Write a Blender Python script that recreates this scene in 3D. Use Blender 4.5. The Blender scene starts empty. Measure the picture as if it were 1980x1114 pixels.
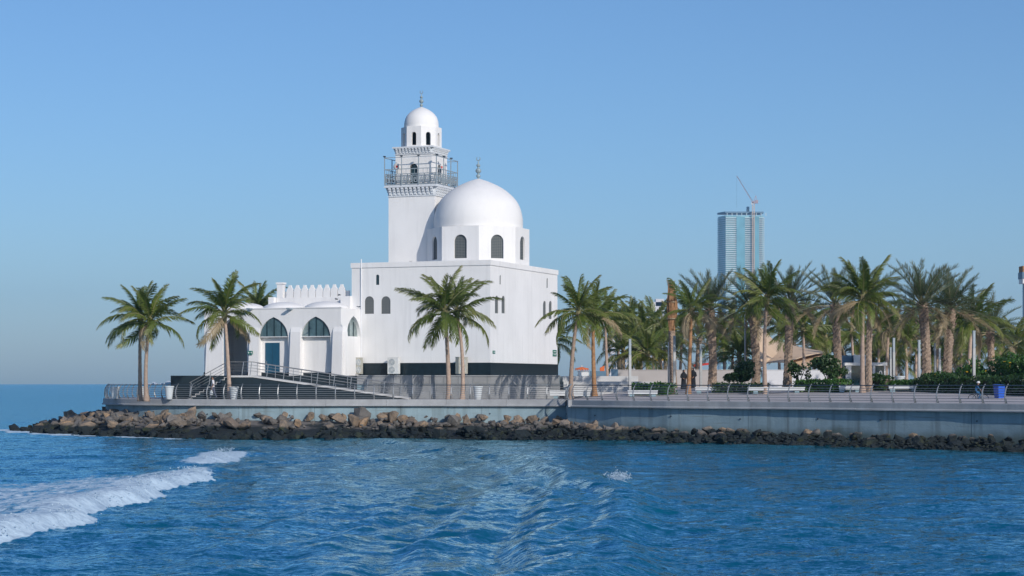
import bpy, bmesh, math, random
import numpy as np
from mathutils import Vector, Matrix, Euler, noise
from mathutils.geometry import tessellate_polygon

R = math.radians
sc = bpy.context.scene
COL = sc.collection

# ------------------------------------------------------------------ camera
CAMZ, FPX, HX, HY = 3.84, 3900.0, 990.0, 741.0
cam_d = bpy.data.cameras.new('camera')
cam = bpy.data.objects.new('camera', cam_d)
COL.objects.link(cam)
cam.location = (0, 0, CAMZ)
cam.rotation_euler = (R(90), 0, 0)
cam_d.sensor_width = 36
cam_d.sensor_fit = 'HORIZONTAL'
cam_d.lens = 36 * FPX / 1980
cam_d.shift_y = 184 / 1980
cam_d.clip_start = 0.5
cam_d.clip_end = 60000
sc.camera = cam

# ------------------------------------------------------------------ light
SUN_A, SUN_E = 31.0, 25.0            # degrees to the right of the camera's back, elevation
world = bpy.data.worlds.new('World')
sc.world = world
world.use_nodes = True
nt = world.node_tree
bg = nt.nodes['Background']
sky = nt.nodes.new('ShaderNodeTexSky')
sky.sky_type = 'NISHITA'
sky.sun_disc = False
sky.sun_elevation = R(SUN_E)
sky.sun_rotation = R(180 - SUN_A)
sky.altitude = 0
sky.air_density = 1.0
sky.dust_density = 0.7
sky.ozone_density = 7.0
tint = nt.nodes.new('ShaderNodeMix'); tint.data_type = 'RGBA'; tint.blend_type = 'MULTIPLY'
tint.inputs[0].default_value = 1.0
tint.inputs[7].default_value = (.90, .91, .93, 1)
nt.links.new(sky.outputs[0], tint.inputs[6])
nt.links.new(tint.outputs[2], bg.inputs[0])
bg.inputs[1].default_value = 0.108
sun_d = bpy.data.lights.new('sun', 'SUN')
sun_d.energy = 3.0
sun_d.angle = R(0.5)
sun_d.color = (1.0, 0.93, 0.84)
sun = bpy.data.objects.new('sun', sun_d)
COL.objects.link(sun)
SV = Vector((math.sin(R(SUN_A)) * math.cos(R(SUN_E)), -math.cos(R(SUN_A)) * math.cos(R(SUN_E)), math.sin(R(SUN_E))))
sun.rotation_euler = SV.to_track_quat('Z', 'Y').to_euler()
sun.location = SV * 80
sc.view_settings.view_transform = 'Standard'
sc.view_settings.look = 'None'
sc.view_settings.exposure = 0.18
sc.view_settings.gamma = 1.0
sc.view_settings.use_curve_mapping = False
sc.render.engine = 'CYCLES'
sc.cycles.use_denoising = True
sc.cycles.max_bounces = 6
sc.cycles.diffuse_bounces = 3
sc.cycles.glossy_bounces = 3
sc.cycles.transparent_max_bounces = 8
sc.cycles.volume_bounces = 1
sc.cycles.sample_clamp_indirect = 6

# ------------------------------------------------------------------ helpers
def P(px, py, Y):
    return Vector(((px - HX) * Y / FPX, Y, CAMZ - (py - HY) * Y / FPX))

def XP(px, Y):
    return (px - HX) * Y / FPX

def ZP(py, Y):
    return CAMZ - (py - HY) * Y / FPX

class MB:
    def __init__(s):
        s.v = []; s.f = []
    def add(s, vs, fs):
        o = len(s.v)
        s.v.extend([tuple(v) for v in vs])
        s.f.extend([tuple(i + o for i in f) for f in fs])
        return s
    def box(s, x0, y0, z0, x1, y1, z1, M=None):
        vs = [Vector((x, y, z)) for z in (z0, z1) for y in (y0, y1) for x in (x0, x1)]
        if M is not None: vs = [M @ v for v in vs]
        return s.add(vs, [(0, 2, 3, 1), (4, 5, 7, 6), (0, 1, 5, 4), (2, 6, 7, 3), (0, 4, 6, 2), (1, 3, 7, 5)])
    def beam(s, p, q, w, h=None, up=(0, 0, 1)):
        h = h or w
        p = Vector(p); q = Vector(q); d = (q - p)
        if d.length < 1e-6: return s
        t = d.normalized(); u = Vector(up)
        if abs(t.dot(u)) > .98: u = Vector((0, 1, 0))
        a = t.cross(u).normalized(); b = a.cross(t)
        vs = []
        for e in (p, q):
            for sa, sb in ((-1, -1), (1, -1), (1, 1), (-1, 1)):
                vs.append(e + a * sa * w / 2 + b * sb * h / 2)
        return s.add(vs, [(0, 1, 2, 3), (7, 6, 5, 4), (0, 4, 5, 1), (1, 5, 6, 2), (2, 6, 7, 3), (3, 7, 4, 0)])
    def tube(s, pts, r, n=6, cap=True):
        pts = [Vector(p) for p in pts]
        rs = r if isinstance(r, (list, tuple)) else [r] * len(pts)
        vs = []; fs = []
        ref = None
        for i, p in enumerate(pts):
            t = (pts[min(i + 1, len(pts) - 1)] - pts[max(i - 1, 0)]).normalized()
            if ref is None:
                ref = Vector((0, 0, 1)) if abs(t.z) < .9 else Vector((1, 0, 0))
            a = t.cross(ref).normalized(); b = a.cross(t).normalized()
            ref = b if abs(t.dot(b)) < .9 else ref
            for k in range(n):
                an = 2 * math.pi * k / n
                vs.append(p + (a * math.cos(an) + b * math.sin(an)) * rs[i])
        for i in range(len(pts) - 1):
            for k in range(n):
                k2 = (k + 1) % n
                fs.append((i * n + k, i * n + k2, (i + 1) * n + k2, (i + 1) * n + k))
        if cap:
            fs.append(tuple(range(n - 1, -1, -1)))
            fs.append(tuple((len(pts) - 1) * n + k for k in range(n)))
        return s.add(vs, fs)
    def lathe(s, prof, n=24, c=(0, 0, 0), rot=0.0, sy=1.0):
        c = Vector(c); vs = []; fs = []
        for (r, z) in prof:
            for k in range(n):
                an = 2 * math.pi * k / n + rot
                vs.append(c + Vector((r * math.cos(an), r * sy * math.sin(an), z)))
        for i in range(len(prof) - 1):
            for k in range(n):
                k2 = (k + 1) % n
                fs.append((i * n + k, i * n + k2, (i + 1) * n + k2, (i + 1) * n + k))
        fs.append(tuple(range(n - 1, -1, -1)))
        fs.append(tuple((len(prof) - 1) * n + k for k in range(n)))
        return s.add(vs, fs)
    def extr(s, poly, vec):
        n = len(poly); vec = Vector(vec)
        poly = [Vector(p) for p in poly]
        vs = poly + [p + vec for p in poly]
        fs = [tuple(range(n - 1, -1, -1)), tuple(range(n, 2 * n))]
        for k in range(n):
            k2 = (k + 1) % n
            fs.append((k, k2, n + k2, n + k))
        return s.add(vs, fs)
    def panel(s, o, u, nrm, outer, holes, depth):
        """flat wall face with openings, reveals run inwards by depth"""
        o = Vector(o); u = Vector(u); nrm = Vector(nrm); z = Vector((0, 0, 1))
        def W(p, d=0.0): return o + u * p[0] + z * p[1] - nrm * d
        loops = [[Vector((p[0], p[1], 0)) for p in outer]] + [[Vector((p[0], p[1], 0)) for p in h] for h in holes]
        flat = [p for l in loops for p in l]
        tris = tessellate_polygon(loops)
        base = [W(p) for p in flat]
        fs = []
        for t in tris:
            a, b, c = base[t[0]], base[t[1]], base[t[2]]
            if (b - a).cross(c - a).dot(nrm) < 0: t = (t[0], t[2], t[1])
            fs.append(tuple(t))
        s.add(base, fs)
        for h in holes:
            n = len(h)
            vs = [W(p) for p in h] + [W(p, depth) for p in h]
            s.add(vs, [(k, (k + 1) % n, n + (k + 1) % n, n + k) for k in range(n)])
        return s
    def poly(s, pts):
        return s.add(pts, [tuple(range(len(pts)))])
    def build(s, name, mat, parent=None, smooth=False, loc=None, merge=False):
        me = bpy.data.meshes.new(name)
        me.from_pydata(s.v, [], s.f)
        if merge:
            bm = bmesh.new(); bm.from_mesh(me)
            bmesh.ops.remove_doubles(bm, verts=bm.verts, dist=1e-4)
            bmesh.ops.recalc_face_normals(bm, faces=bm.faces)
            bm.to_mesh(me); bm.free()
        if mat is not None: me.materials.append(mat)
        if smooth:
            me.polygons.foreach_set('use_smooth', [True] * len(me.polygons))
        me.update()
        return link(name, me, parent, loc)

def link(name, data, parent=None, loc=None):
    o = bpy.data.objects.new(name, data)
    COL.objects.link(o)
    if parent is not None: o.parent = parent
    if loc is not None: o.location = loc
    return o

def tag(o, label=None, cat=None, group=None, kind=None):
    if label: o['label'] = label
    if cat: o['category'] = cat
    if group: o['group'] = group
    if kind: o['kind'] = kind
    return o

def thing(name, label, cat, loc=(0, 0, 0), rz=0.0, group=None):
    o = bpy.data.objects.new(name, None)
    COL.objects.link(o)
    o.location = loc
    o.rotation_euler = (0, 0, rz)
    o.empty_display_size = .3
    return tag(o, label, cat, group)

# ------------------------------------------------------------------ materials
def nodes(name):
    m = bpy.data.materials.new(name); m.use_nodes = True
    t = m.node_tree
    return m, t, t.nodes['Principled BSDF'], t.nodes['Material Output']

def N(t, typ, **kw):
    n = t.nodes.new(typ)
    for k, v in kw.items(): setattr(n, k, v)
    return n

def mix(t, fac, a, b, mode='MIX'):
    n = t.nodes.new('ShaderNodeMix'); n.data_type = 'RGBA'; n.blend_type = mode
    for i, v in ((0, fac), (6, a), (7, b)):
        if hasattr(v, 'links') or isinstance(v, bpy.types.NodeSocket): t.links.new(v, n.inputs[i])
        elif i == 0: n.inputs[0].default_value = v
        else: n.inputs[i].default_value = (*v[:3], 1)
    return n.outputs[2]

def ramp(t, src, p0, p1, c0=(0, 0, 0), c1=(1, 1, 1)):
    n = t.nodes.new('ShaderNodeValToRGB')
    n.color_ramp.elements[0].position = p0; n.color_ramp.elements[1].position = p1
    n.color_ramp.elements[0].color = (*c0, 1); n.color_ramp.elements[1].color = (*c1, 1)
    t.links.new(src, n.inputs[0])
    return n.outputs[0]

def noise_tex(t, scale, detail=4, vec=None, sc3=None, rough=.55, coord='Object'):
    tc = N(t, 'ShaderNodeTexCoord')
    src = vec or tc.outputs[coord]
    if sc3:
        mp = N(t, 'ShaderNodeMapping'); mp.inputs['Scale'].default_value = sc3
        t.links.new(src, mp.inputs[0]); src = mp.outputs[0]
    n = N(t, 'ShaderNodeTexNoise')
    n.inputs['Scale'].default_value = scale; n.inputs['Detail'].default_value = detail
    n.inputs['Roughness'].default_value = rough
    t.links.new(src, n.inputs['Vector'])
    return n.outputs[0]

def pmat(name, col, rough=.6, var=.12, scale=1.5, bump=0.0, bscale=25, rnd=0.0, metal=0.0, col2=None, streak=0.0, spec=.5):
    m, t, b, out = nodes(name)
    c2 = col2 or tuple(x * (1 - var * 2) for x in col)
    c = mix(t, ramp(t, noise_tex(t, scale, 5), .35, .7), col, c2)
    if streak:
        st = ramp(t, noise_tex(t, 1.0, 4, sc3=(2.2, 2.2, .16)), .5, .82)
        c = mix(t, st, c, tuple(x * (1 - streak) for x in col))
    if rnd:
        oi = N(t, 'ShaderNodeObjectInfo')
        c = mix(t, 1.0, c, ramp(t, oi.outputs['Random'], 0, 1, (1 - rnd,) * 3, (1 + rnd,) * 3), 'MULTIPLY')
    t.links.new(c, b.inputs['Base Color'])
    b.inputs['Roughness'].default_value = rough
    b.inputs['Metallic'].default_value = metal
    b.inputs['Specular IOR Level'].default_value = spec
    if bump:
        bp = N(t, 'ShaderNodeBump'); bp.inputs['Strength'].default_value = bump; bp.inputs['Distance'].default_value = .05
        t.links.new(noise_tex(t, bscale, 6), bp.inputs['Height'])
        t.links.new(bp.outputs[0], b.inputs['Normal'])
    return m

def leafmat(name, c_dark, c_light, dry=(.34, .24, .12), trans=.3, dryatt=True, rough=.45):
    m, t, b, out = nodes(name)
    oi = N(t, 'ShaderNodeObjectInfo')
    nz = ramp(t, noise_tex(t, 1.3, 3), .3, .75)
    c = mix(t, nz, c_dark, c_light)
    c = mix(t, ramp(t, oi.outputs['Random'], .0, 1.0, (0, 0, 0), (.7, .7, .7)), c, c_light)
    if dryatt:
        at = N(t, 'ShaderNodeAttribute', attribute_name='dry')
        mm = N(t, 'ShaderNodeMath', operation='MULTIPLY')
        r2 = N(t, 'ShaderNodeMath', operation='MULTIPLY_ADD')
        t.links.new(oi.outputs['Random'], r2.inputs[0]); r2.inputs[1].default_value = .9; r2.inputs[2].default_value = .45
        t.links.new(at.outputs['Fac'], mm.inputs[0]); t.links.new(r2.outputs[0], mm.inputs[1])
        c = mix(t, mm.outputs[0], c, dry)
    t.links.new(c, b.inputs['Base Color'])
    b.inputs['Roughness'].default_value = rough
    tr = N(t, 'ShaderNodeBsdfTranslucent')
    t.links.new(mix(t, 1.0, c, (1.5, 1.5, .7), 'MULTIPLY'), tr.inputs['Color'])
    ms = N(t, 'ShaderNodeMixShader'); ms.inputs[0].default_value = trans
    t.links.new(b.outputs[0], ms.inputs[1]); t.links.new(tr.outputs[0], ms.inputs[2])
    t.links.new(ms.outputs[0], out.inputs['Surface'])
    return m

M = {}
M['plaster'] = pmat('white_plaster', (.82, .81, .80), .75, .04, .35, .2, 9, streak=.15)
M['dome'] = pmat('dome_plaster', (.82, .81, .80), .7, .04, .35, .10, 7, streak=.09)
M['trim'] = pmat('white_trim', (.76, .77, .79), .7, .05, 2, .05, 20)
M['plinth'] = pmat('dark_granite', (.010, .022, .030), .35, .2, 3, 0)
M['fret'] = pmat('grey_painted_metal', (.30, .36, .40), .5, .1, 3)
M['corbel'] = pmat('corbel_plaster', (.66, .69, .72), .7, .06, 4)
M['glass'] = pmat('window_glass', (.02, .06, .075), .08, .3, .8, spec=.8)
M['lunette'] = pmat('lunette_glass', (.09, .17, .20), .12, .3, .8, spec=.8)
M['curtain'] = pmat('curtained_glass', (.30, .38, .38), .15, .3, 1.2, spec=.8)
M['mullion'] = pmat('dark_mullion', (.015, .04, .05), .5, .1, 3)
M['door'] = pmat('blue_door', (.015, .09, .16), .45, .06, 3)
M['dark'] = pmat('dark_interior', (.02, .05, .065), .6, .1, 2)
M['finial'] = pmat('finial_metal', (.33, .42, .45), .4, .1, 6, metal=.2)
M['concrete'] = pmat('concrete', (.27, .39, .44), .8, .12, .7, .25, 12, streak=.22)
def seawall_mat():
    m, t, b, out = nodes('sea_wall_concrete')
    c = mix(t, ramp(t, noise_tex(t, .8, 6), .35, .7), (.29, .40, .45), (.22, .31, .35))  # blue-grey concrete, bluer than its own tone to carry blue shade
    c = mix(t, ramp(t, noise_tex(t, 1.0, 5, sc3=(1.6, 1.6, .10)), .52, .75), c, (.14, .18, .19))        # runs below joints
    c = mix(t, ramp(t, noise_tex(t, 1.0, 4, sc3=(.25, .25, 5.0)), .6, .72), c, (.20, .25, .26))          # board marks
    c = mix(t, ramp(t, noise_tex(t, .9, 4, sc3=(3, 3, .22)), .72, .80), c, (.22, .12, .06))               # rust
    sx = N(t, 'ShaderNodeSeparateXYZ'); ge = N(t, 'ShaderNodeNewGeometry'); t.links.new(ge.outputs['Position'], sx.inputs[0])
    ad = N(t, 'ShaderNodeMath', operation='MULTIPLY_ADD'); ad.inputs[1].default_value = -1.1; t.links.new(noise_tex(t, .5, 5), ad.inputs[0]); t.links.new(sx.outputs['Z'], ad.inputs[2])
    c = mix(t, ramp(t, ad.outputs[0], .05, .55, (.75, .75, .75), (0, 0, 0)), c, (.09, .12, .10))          # tide stain
    t.links.new(c, b.inputs['Base Color']); b.inputs['Roughness'].default_value = .85
    bp = N(t, 'ShaderNodeBump'); bp.inputs['Strength'].default_value = .35; bp.inputs['Distance'].default_value = .05
    t.links.new(noise_tex(t, 9, 7), bp.inputs['Height']); t.links.new(bp.outputs[0], b.inputs['Normal'])
    return m
M['seawall'] = seawall_mat()
M['slab'] = pmat('slab_edge_concrete', (.40, .41, .42), .8, .12, .9, .25, 12, streak=.25)
M['deck'] = pmat('deck_paving', (.52, .48, .47), .8, .08, .5, .15, 8)
M['stone'] = pmat('grey_stone_tile', (.27, .28, .29), .6, .14, 1.2, .15, 18, rnd=.14)
M['lightstone'] = pmat('pale_stone', (.52, .52, .52), .7, .08, 1.2, .1, 18)
M['steel'] = pmat('brushed_steel', (.36, .37, .38), .35, .08, 5, metal=.55)
M['darksteel'] = pmat('dark_steel', (.10, .13, .16), .4, .08, 5, metal=.5)
M['white'] = pmat('white_enamel', (.72, .72, .70), .5, .08, 3, .05, 20, streak=.08)
M['ac_side'] = pmat('weathered_ac_panel', (.45, .44, .38), .6, .15, 4, .05, 20, streak=.3)
M['planter'] = pmat('planter_concrete', (.58, .62, .64), .7, .08, 3, .08, 20)
M['bench'] = pmat('bench_concrete', (.62, .64, .65), .7, .06, 2, .08, 20)
M['beige'] = pmat('beige_wall', (.42, .39, .37), .8, .05, .7, .1, 16, streak=.05)
M['whitewall'] = pmat('white_wall', (.70, .70, .72), .8, .04, .7, .1, 16, streak=.05)
M['sail'] = pmat('tan_sail_fabric', (.68, .50, .34), .8, .06, .6, .05, 20)
M['green_sign'] = pmat('green_sign', (.0, .16, .11), .4, .03, 4)
M['sign_white'] = pmat('sign_white', (.8, .8, .8), .5, .02, 4)
M['orange'] = pmat('orange_fabric', (.70, .15, .03), .7, .08, 4)
M['red'] = pmat('red_paint', (.55, .03, .02), .5, .08, 4)
M['yellow'] = pmat('yellow_paint', (.75, .42, .02), .5, .06, 4)
M['blue'] = pmat('blue_plastic', (.01, .10, .55), .4, .06, 4)
M['bluegrey'] = pmat('bluegrey_panel', (.10, .19, .27), .5, .08, 2)
M['black_cloth'] = pmat('black_cloth', (.012, .016, .022), .9, .15, 6)
M['skin'] = pmat('skin', (.36, .20, .13), .6, .05, 8)
M['shirt'] = pmat('white_shirt', (.72, .70, .72), .85, .05, 8)
M['trousers'] = pmat('grey_blue_trousers', (.10, .12, .18), .9, .08, 8)
M['hair'] = pmat('dark_hair', (.015, .012, .012), .7, .1, 10)
M['bluecloth'] = pmat('blue_clothing', (.02, .11, .24), .85, .1, 8)
M['rubber'] = pmat('black_rubber', (.015, .015, .018), .8, .1, 8)
M['bark_coco'] = pmat('coconut_bark', (.44, .33, .26), .85, .1, 5, .4, 22, col2=(.30, .22, .17), rnd=.2)
M['bark_date'] = pmat('date_palm_bark', (.36, .27, .20), .9, .2, 5, .5, 16, col2=(.18, .13, .10), rnd=.15)
M['bark_orange'] = pmat('fibrous_bark', (.42, .24, .12), .9, .2, 5, .5, 16, col2=(.24, .12, .06))
M['crownshaft'] = pmat('crown_shaft', (.16, .17, .07), .8, .2, 5, .3, 16, col2=(.20, .14, .08))
M['stem'] = pmat('twig_bark', (.13, .10, .08), .9, .2, 5, .3, 20)
M['coco'] = leafmat('coconut_leaf', (.017, .066, .022), (.175, .220, .034), (.33, .26, .15))
M['date'] = leafmat('date_leaf', (.035, .075, .045), (.110, .145, .070), (.32, .26, .18))
M['dryleaf'] = leafmat('dry_palm_leaf', (.26, .19, .11), (.36, .29, .18), (.40, .32, .22), .15)
M['bush'] = leafmat('shrub_leaf', (.016, .045, .016), (.045, .095, .020), trans=.2, dryatt=False)
M['hedge'] = leafmat('hedge_leaf', (.022, .075, .016), (.060, .145, .020), trans=.2, dryatt=False)
M['soil'] = pmat('dark_soil', (.06, .05, .04), .95, .2, 3)
M['towerglass'] = pmat('tower_glass', (.26, .50, .55), .2, .25, .03, spec=.7)
M['towerdark'] = pmat('tower_shaft_glass', (.17, .40, .48), .2, .15, .05, spec=.7)
M['towerslab'] = pmat('tower_slab', (.52, .63, .65), .6, .05, .1)
M['crane'] = pmat('crane_paint', (.36, .27, .29), .5, .05, .1)
M['cranemast'] = pmat('crane_mast_paint', (.55, .42, .32), .5, .05, .1)
M['farwall'] = pmat('far_building_wall', (.62, .60, .60), .8, .06, .02)
M['farwindow'] = pmat('far_building_glass', (.12, .22, .32), .3, .1, .05)
M['fargreen'] = pmat('far_trees', (.06, .09, .05), .9, .2, .02)

# lattice screen : perforated plaster grille
def lattice(name):
    m, t, b, out = nodes(name)
    tc = N(t, 'ShaderNodeTexCoord')
    vo = N(t, 'ShaderNodeTexVoronoi'); vo.inputs['Scale'].default_value = 7.5
    vo.inputs['Randomness'].default_value = 0.0
    mp = N(t, 'ShaderNodeMapping'); mp.inputs['Rotation'].default_value = (0, 0, 0)
    t.links.new(tc.outputs['Object'], mp.inputs[0]); t.links.new(mp.outputs[0], vo.inputs['Vector'])
    c = mix(t, ramp(t, vo.outputs['Distance'], .36, .5), (.012, .03, .04), (.13, .14, .14))
    t.links.new(c, b.inputs['Base Color']); b.inputs['Roughness'].default_value = .7
    return m
M['lattice'] = lattice('lattice_screen')

# rock
def rockmat():
    m, t, b, out = nodes('rock')
    oi = N(t, 'ShaderNodeObjectInfo')
    cr = N(t, 'ShaderNodeValToRGB')
    els = cr.color_ramp.elements
    els[0].position = 0; els[0].color = (.26, .21, .16, 1)
    els[1].position = 1; els[1].color = (.17, .18, .19, 1)
    for p, c in ((.2, (.40, .30, .21, 1)), (.4, (.15, .15, .15, 1)), (.6, (.48, .33, .20, 1)), (.8, (.33, .29, .26, 1))):
        e = els.new(p); e.color = c
    t.links.new(oi.outputs['Random'], cr.inputs[0])
    nz = noise_tex(t, 2.4, 7, rough=.65)
    c = mix(t, ramp(t, nz, .3, .75), mix(t, 1.0, cr.outputs[0], (.95, .90, .84), 'MULTIPLY'), (.09, .085, .08))
    # tidal band: wet algae-dark stone up to an uneven tide mark
    ge = N(t, 'ShaderNodeNewGeometry'); sx = N(t, 'ShaderNodeSeparateXYZ')
    t.links.new(ge.outputs['Position'], sx.inputs[0])
    n2 = noise_tex(t, .45, 6, vec=ge.outputs['Position'])
    ad = N(t, 'ShaderNodeMath', operation='MULTIPLY_ADD'); ad.inputs[1].default_value = -1.3; 
    t.links.new(n2, ad.inputs[0]); t.links.new(sx.outputs['Z'], ad.inputs[2])
    wet = ramp(t, ad.outputs[0], -.25, .18, (1, 1, 1), (0, 0, 0))
    c = mix(t, wet, c, mix(t, ramp(t, noise_tex(t, 1.2, 3, vec=ge.outputs['Position']), .55, .8), (.008, .015, .018), (.045, .055, .018)))
    t.links.new(c, b.inputs['Base Color'])
    b.inputs['Roughness'].default_value = .85
    bp = N(t, 'ShaderNodeBump'); bp.inputs['Strength'].default_value = .7; bp.inputs['Distance'].default_value = .12
    t.links.new(noise_tex(t, 4, 8, rough=.6), bp.inputs['Height']); t.links.new(bp.outputs[0], b.inputs['Normal'])
    return m
M['rock'] = rockmat()

# ------------------------------------------------------------------ shore line
def ell(t):  # left head of the promenade
    return (-13.3 - 19.2 * math.cos(t), 163 - 15.0 * math.sin(t))
EDGE_L = [ell(R(a)) for a in np.linspace(-75, 90, 34)] + [(-9, 148.0), (-5, 147.9), (0, 147.4), (3.95, 146.6)]
EDGE_R = [(4.40, 142.6), (7.5, 138.6), (10.7, 135.2), (13.9, 132.6), (17, 129.8), (20, 126.9), (22.9, 123.8), (27.0, 119.6), (33, 112.8), (41, 102.5), (52, 87)]
EDGE = EDGE_L + EDGE_R
DECK = 2.63
def yedge(x):
    return float(np.interp(x, [p[0] for p in EDGE_R], [p[1] for p in EDGE_R]))
def gz(x, y):
    if x < 4.0: return DECK
    d = max(0, min(26, y - yedge(x) - 1.0))
    return DECK + .034 * d * min(1, (x - 4) / 4)

# ------------------------------------------------------------------ sea
def smooth(a, b, x):
    t = np.clip((x - a) / (b - a), 0, 1); return t * t * (3 - 2 * t)
SHORE = [(-28, 186), (-41, 177), (-41.5, 165.5), (-36.5, 153), (-30, 144), (-23.5, 139), (-13.6, 136.3), (-3.1, 136.1), (3.8, 133.7),
         (7.1, 131.4), (13.1, 124.8), (18.7, 119.8), (23.9, 115.2), (28.2, 110.5), (39, 95), (50, 79)]
def build_sea():
    ys = [-400, -150, -40, 0, 14, 22]
    y = 27.0
    while y < 240: ys.append(y); y *= 1.0037
    while y < 7000: ys.append(y); y *= 1.09
    ys.append(7000)
    ys = np.array(ys); nr = len(ys); nc = 520
    tt = np.linspace(-1, 1, nc)
    Y = np.repeat(ys[:, None], nc, 1)
    X = tt[None, :] * (np.maximum(Y, 27) * .40 + 26)
    rng = np.random.RandomState(4)
    Z = np.zeros_like(X)
    near = 1 - smooth(150, 230, Y)
    near = near * smooth(16, 28, Y)
    mod = .65 + .35 * np.sin(X * .11 + Y * .07 + 1.3 * np.sin(Y * .05)) * np.sin(Y * .09 - X * .05)
    for i in range(40):
        wl = 0.42 * (11 ** (i / 39.0))
        th = rng.normal(1.75, .6)
        k = 2 * math.pi / wl
        amp = .0060 * wl ** .66
        kx, ky = k * math.cos(th), k * math.sin(th)
        ph = kx * X + ky * Y + rng.rand() * 7 + .6 * np.sin(.13 * X + rng.rand() * 6) + .5 * np.sin(.17 * Y + rng.rand() * 6)
        s = np.sin(ph)
        res = np.clip((wl / (np.maximum(Y, 27) * .0037)) / 3 - .3, 0, 1)   # drop what the mesh cannot carry
        Z += near * mod * amp * res * (s + .35 * np.cos(2 * ph) * s)
    Z += near * .05 * np.sin(.33 * X + .22 * Y + np.sin(.08 * X)) + near * .055 * np.sin(.22 * X + .85 * Y + 1.2 * np.sin(.11 * X)) * (.6 + .4 * np.sin(.07 * X - .09 * Y))
    # boat wake : curved crest in the middle
    cy = np.array([30, 40, 52, 64, 75, 88, 100, 115, 126, 140]); cx = np.array([-.8, 1.7, 3.1, 3.6, 3.5, 2.7, 1.5, -2.0, -6, -12])
    Xc = np.interp(Y, cy, cx)
    for _ in range(1): pass
    wob = .35 * np.sin(Y * .21) + .22 * np.sin(Y * .47 + 1)
    d = X - Xc - wob
    a = np.interp(Y, [30, 45, 80, 110, 130, 142], [.30, .34, .30, .26, .20, 0])
    prof = np.where(d > 0, np.exp(-(d / .75) ** 2), np.exp(-(d / 2.0) ** 2))
    Z += a * prof
    tr = np.where(d < 0, np.exp(d / 7.0), 0) * smooth(0, 1.5, -d)
    Z += .42 * a * tr * np.sin(d * 2 * math.pi / 2.4 + .5 * np.sin(Y * .6) + Y * .12)
    Z += .20 * a * tr * np.sin(d * 2 * math.pi / 1.15 + .8 * np.sin(Y * .45) - Y * .3)
    # breaking wave on the left
    by = np.array([34, 50, 56, 67, 77, 86, 92, 98]); bx = np.array([-13.4, -12.7, -12.4, -12.8, -12.9, -12.9, -12.7, -12.2])
    Xb = np.interp(Y, by, bx) + .35 * np.sin(Y * .5) + .2 * np.sin(Y * 1.3)
    db = X - Xb
    ab = np.interp(Y, [30, 45, 60, 78, 85, 90], [.40, .40, .42, .40, .22, 0])
    profb = np.where(db > 0, np.exp(-(db / .55) ** 2), np.exp(-(db / 2.6) ** 2))
    Z += ab * profb
    db2 = X + 14.9 - .3 * np.sin(Y * .4)        # second, smaller crest further out
    ab2 = np.interp(Y, [92, 97, 106, 112], [0, .28, .28, 0])
    Z += ab2 * np.where(db2 > 0, np.exp(-(db2 / .7) ** 2), np.exp(-(db2 / 2) ** 2))
    # foam density
    wid = np.interp(Y, [30, 60, 80, 100, 112], [16, 13, 8.2, 6.0, 4.0])
    foam = smooth(0, .45, 1 - (-db) / wid) * (db < .75) * smooth(-.8, .3, .75 - db) * np.interp(Y, [80, 92], [1, 0])
    front = np.exp(-((db - .05) / .50) ** 2) * np.interp(Y, [30, 81, 88], [1, 1, 0])
    foam = np.clip(foam * .46 + front * 1.2, 0, 1.3)
    foam = np.maximum(foam, ab2 / .28 * np.exp(-((db2 - .1) / 1.0) ** 2) * 1.2)
    puff = np.exp(-(((X - 4.0) / .40) ** 2 + ((Y - 75.5) / 1.3) ** 2))
    foam = np.maximum(foam, puff * .8); Z += .18 * puff
    # wash along the rocks
    dm = np.full_like(X, 1e9)
    for (x0, y0), (x1, y1) in zip(SHORE[:-1], SHORE[1:]):
        vx, vy = x1 - x0, y1 - y0
        u = np.clip(((X - x0) * vx + (Y - y0) * vy) / (vx * vx + vy * vy), 0, 1)
        dm = np.minimum(dm, np.hypot(X - x0 - u * vx, Y - y0 - u * vy))
    wash = np.exp(-(dm / 1.5) ** 2) * np.interp(X, [-45, -34, -24, -18, 40], [.80, .72, .55, .34, .30])
    foam = np.maximum(foam, wash)
    slick = np.where(d < 0, np.exp(-((d + 4.2) / 3.6) ** 2), np.exp(-((d + 4.2) / 2.4) ** 2)) * np.interp(Y, [26, 34, 58, 85], [.9, 1, .8, 0])
    slick *= .72 + .28 * np.sin(Y * .35 + X * .6) * np.sin(Y * .13)
    shore = np.exp(-(dm / 9.0) ** 1.5) * .8
    rough = rng.rand(*X.shape) - .5
    Z += foam * (foam > .3) * rough * .06 * near
    co = np.stack([X, Y, Z], -1).reshape(-1, 3)
    me = bpy.data.meshes.new('sea')
    nq = (nr - 1) * (nc - 1)
    idx = (np.arange(nr - 1)[:, None] * nc + np.arange(nc - 1)[None, :]).reshape(-1)
    quads = np.stack([idx, idx + 1, idx + nc + 1, idx + nc], -1).astype(np.int32)
    me.vertices.add(nr * nc); me.loops.add(nq * 4); me.polygons.add(nq)
    me.vertices.foreach_set('co', co.reshape(-1))
    me.loops.foreach_set('vertex_index', quads.reshape(-1))
    me.polygons.foreach_set('loop_start', np.arange(nq, dtype=np.int32) * 4)
    me.polygons.foreach_set('loop_total', np.full(nq, 4, np.int32))
    me.polygons.foreach_set('use_smooth', np.ones(nq, bool))
    me.update(); me.validate()
    at = me.attributes.new('foam', 'FLOAT', 'POINT')
    at.data.foreach_set('value', foam.reshape(-1).astype(np.float32))
    at = me.attributes.new('slick', 'FLOAT', 'POINT')
    at.data.foreach_set('value', np.clip(slick, 0, 1).reshape(-1).astype(np.float32))
    at = me.attributes.new('shore', 'FLOAT', 'POINT')
    at.data.foreach_set('value', shore.reshape(-1).astype(np.float32))
    # material
    m, t, b, out = nodes('sea_water')
    tc = N(t, 'ShaderNodeTexCoord')
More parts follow.
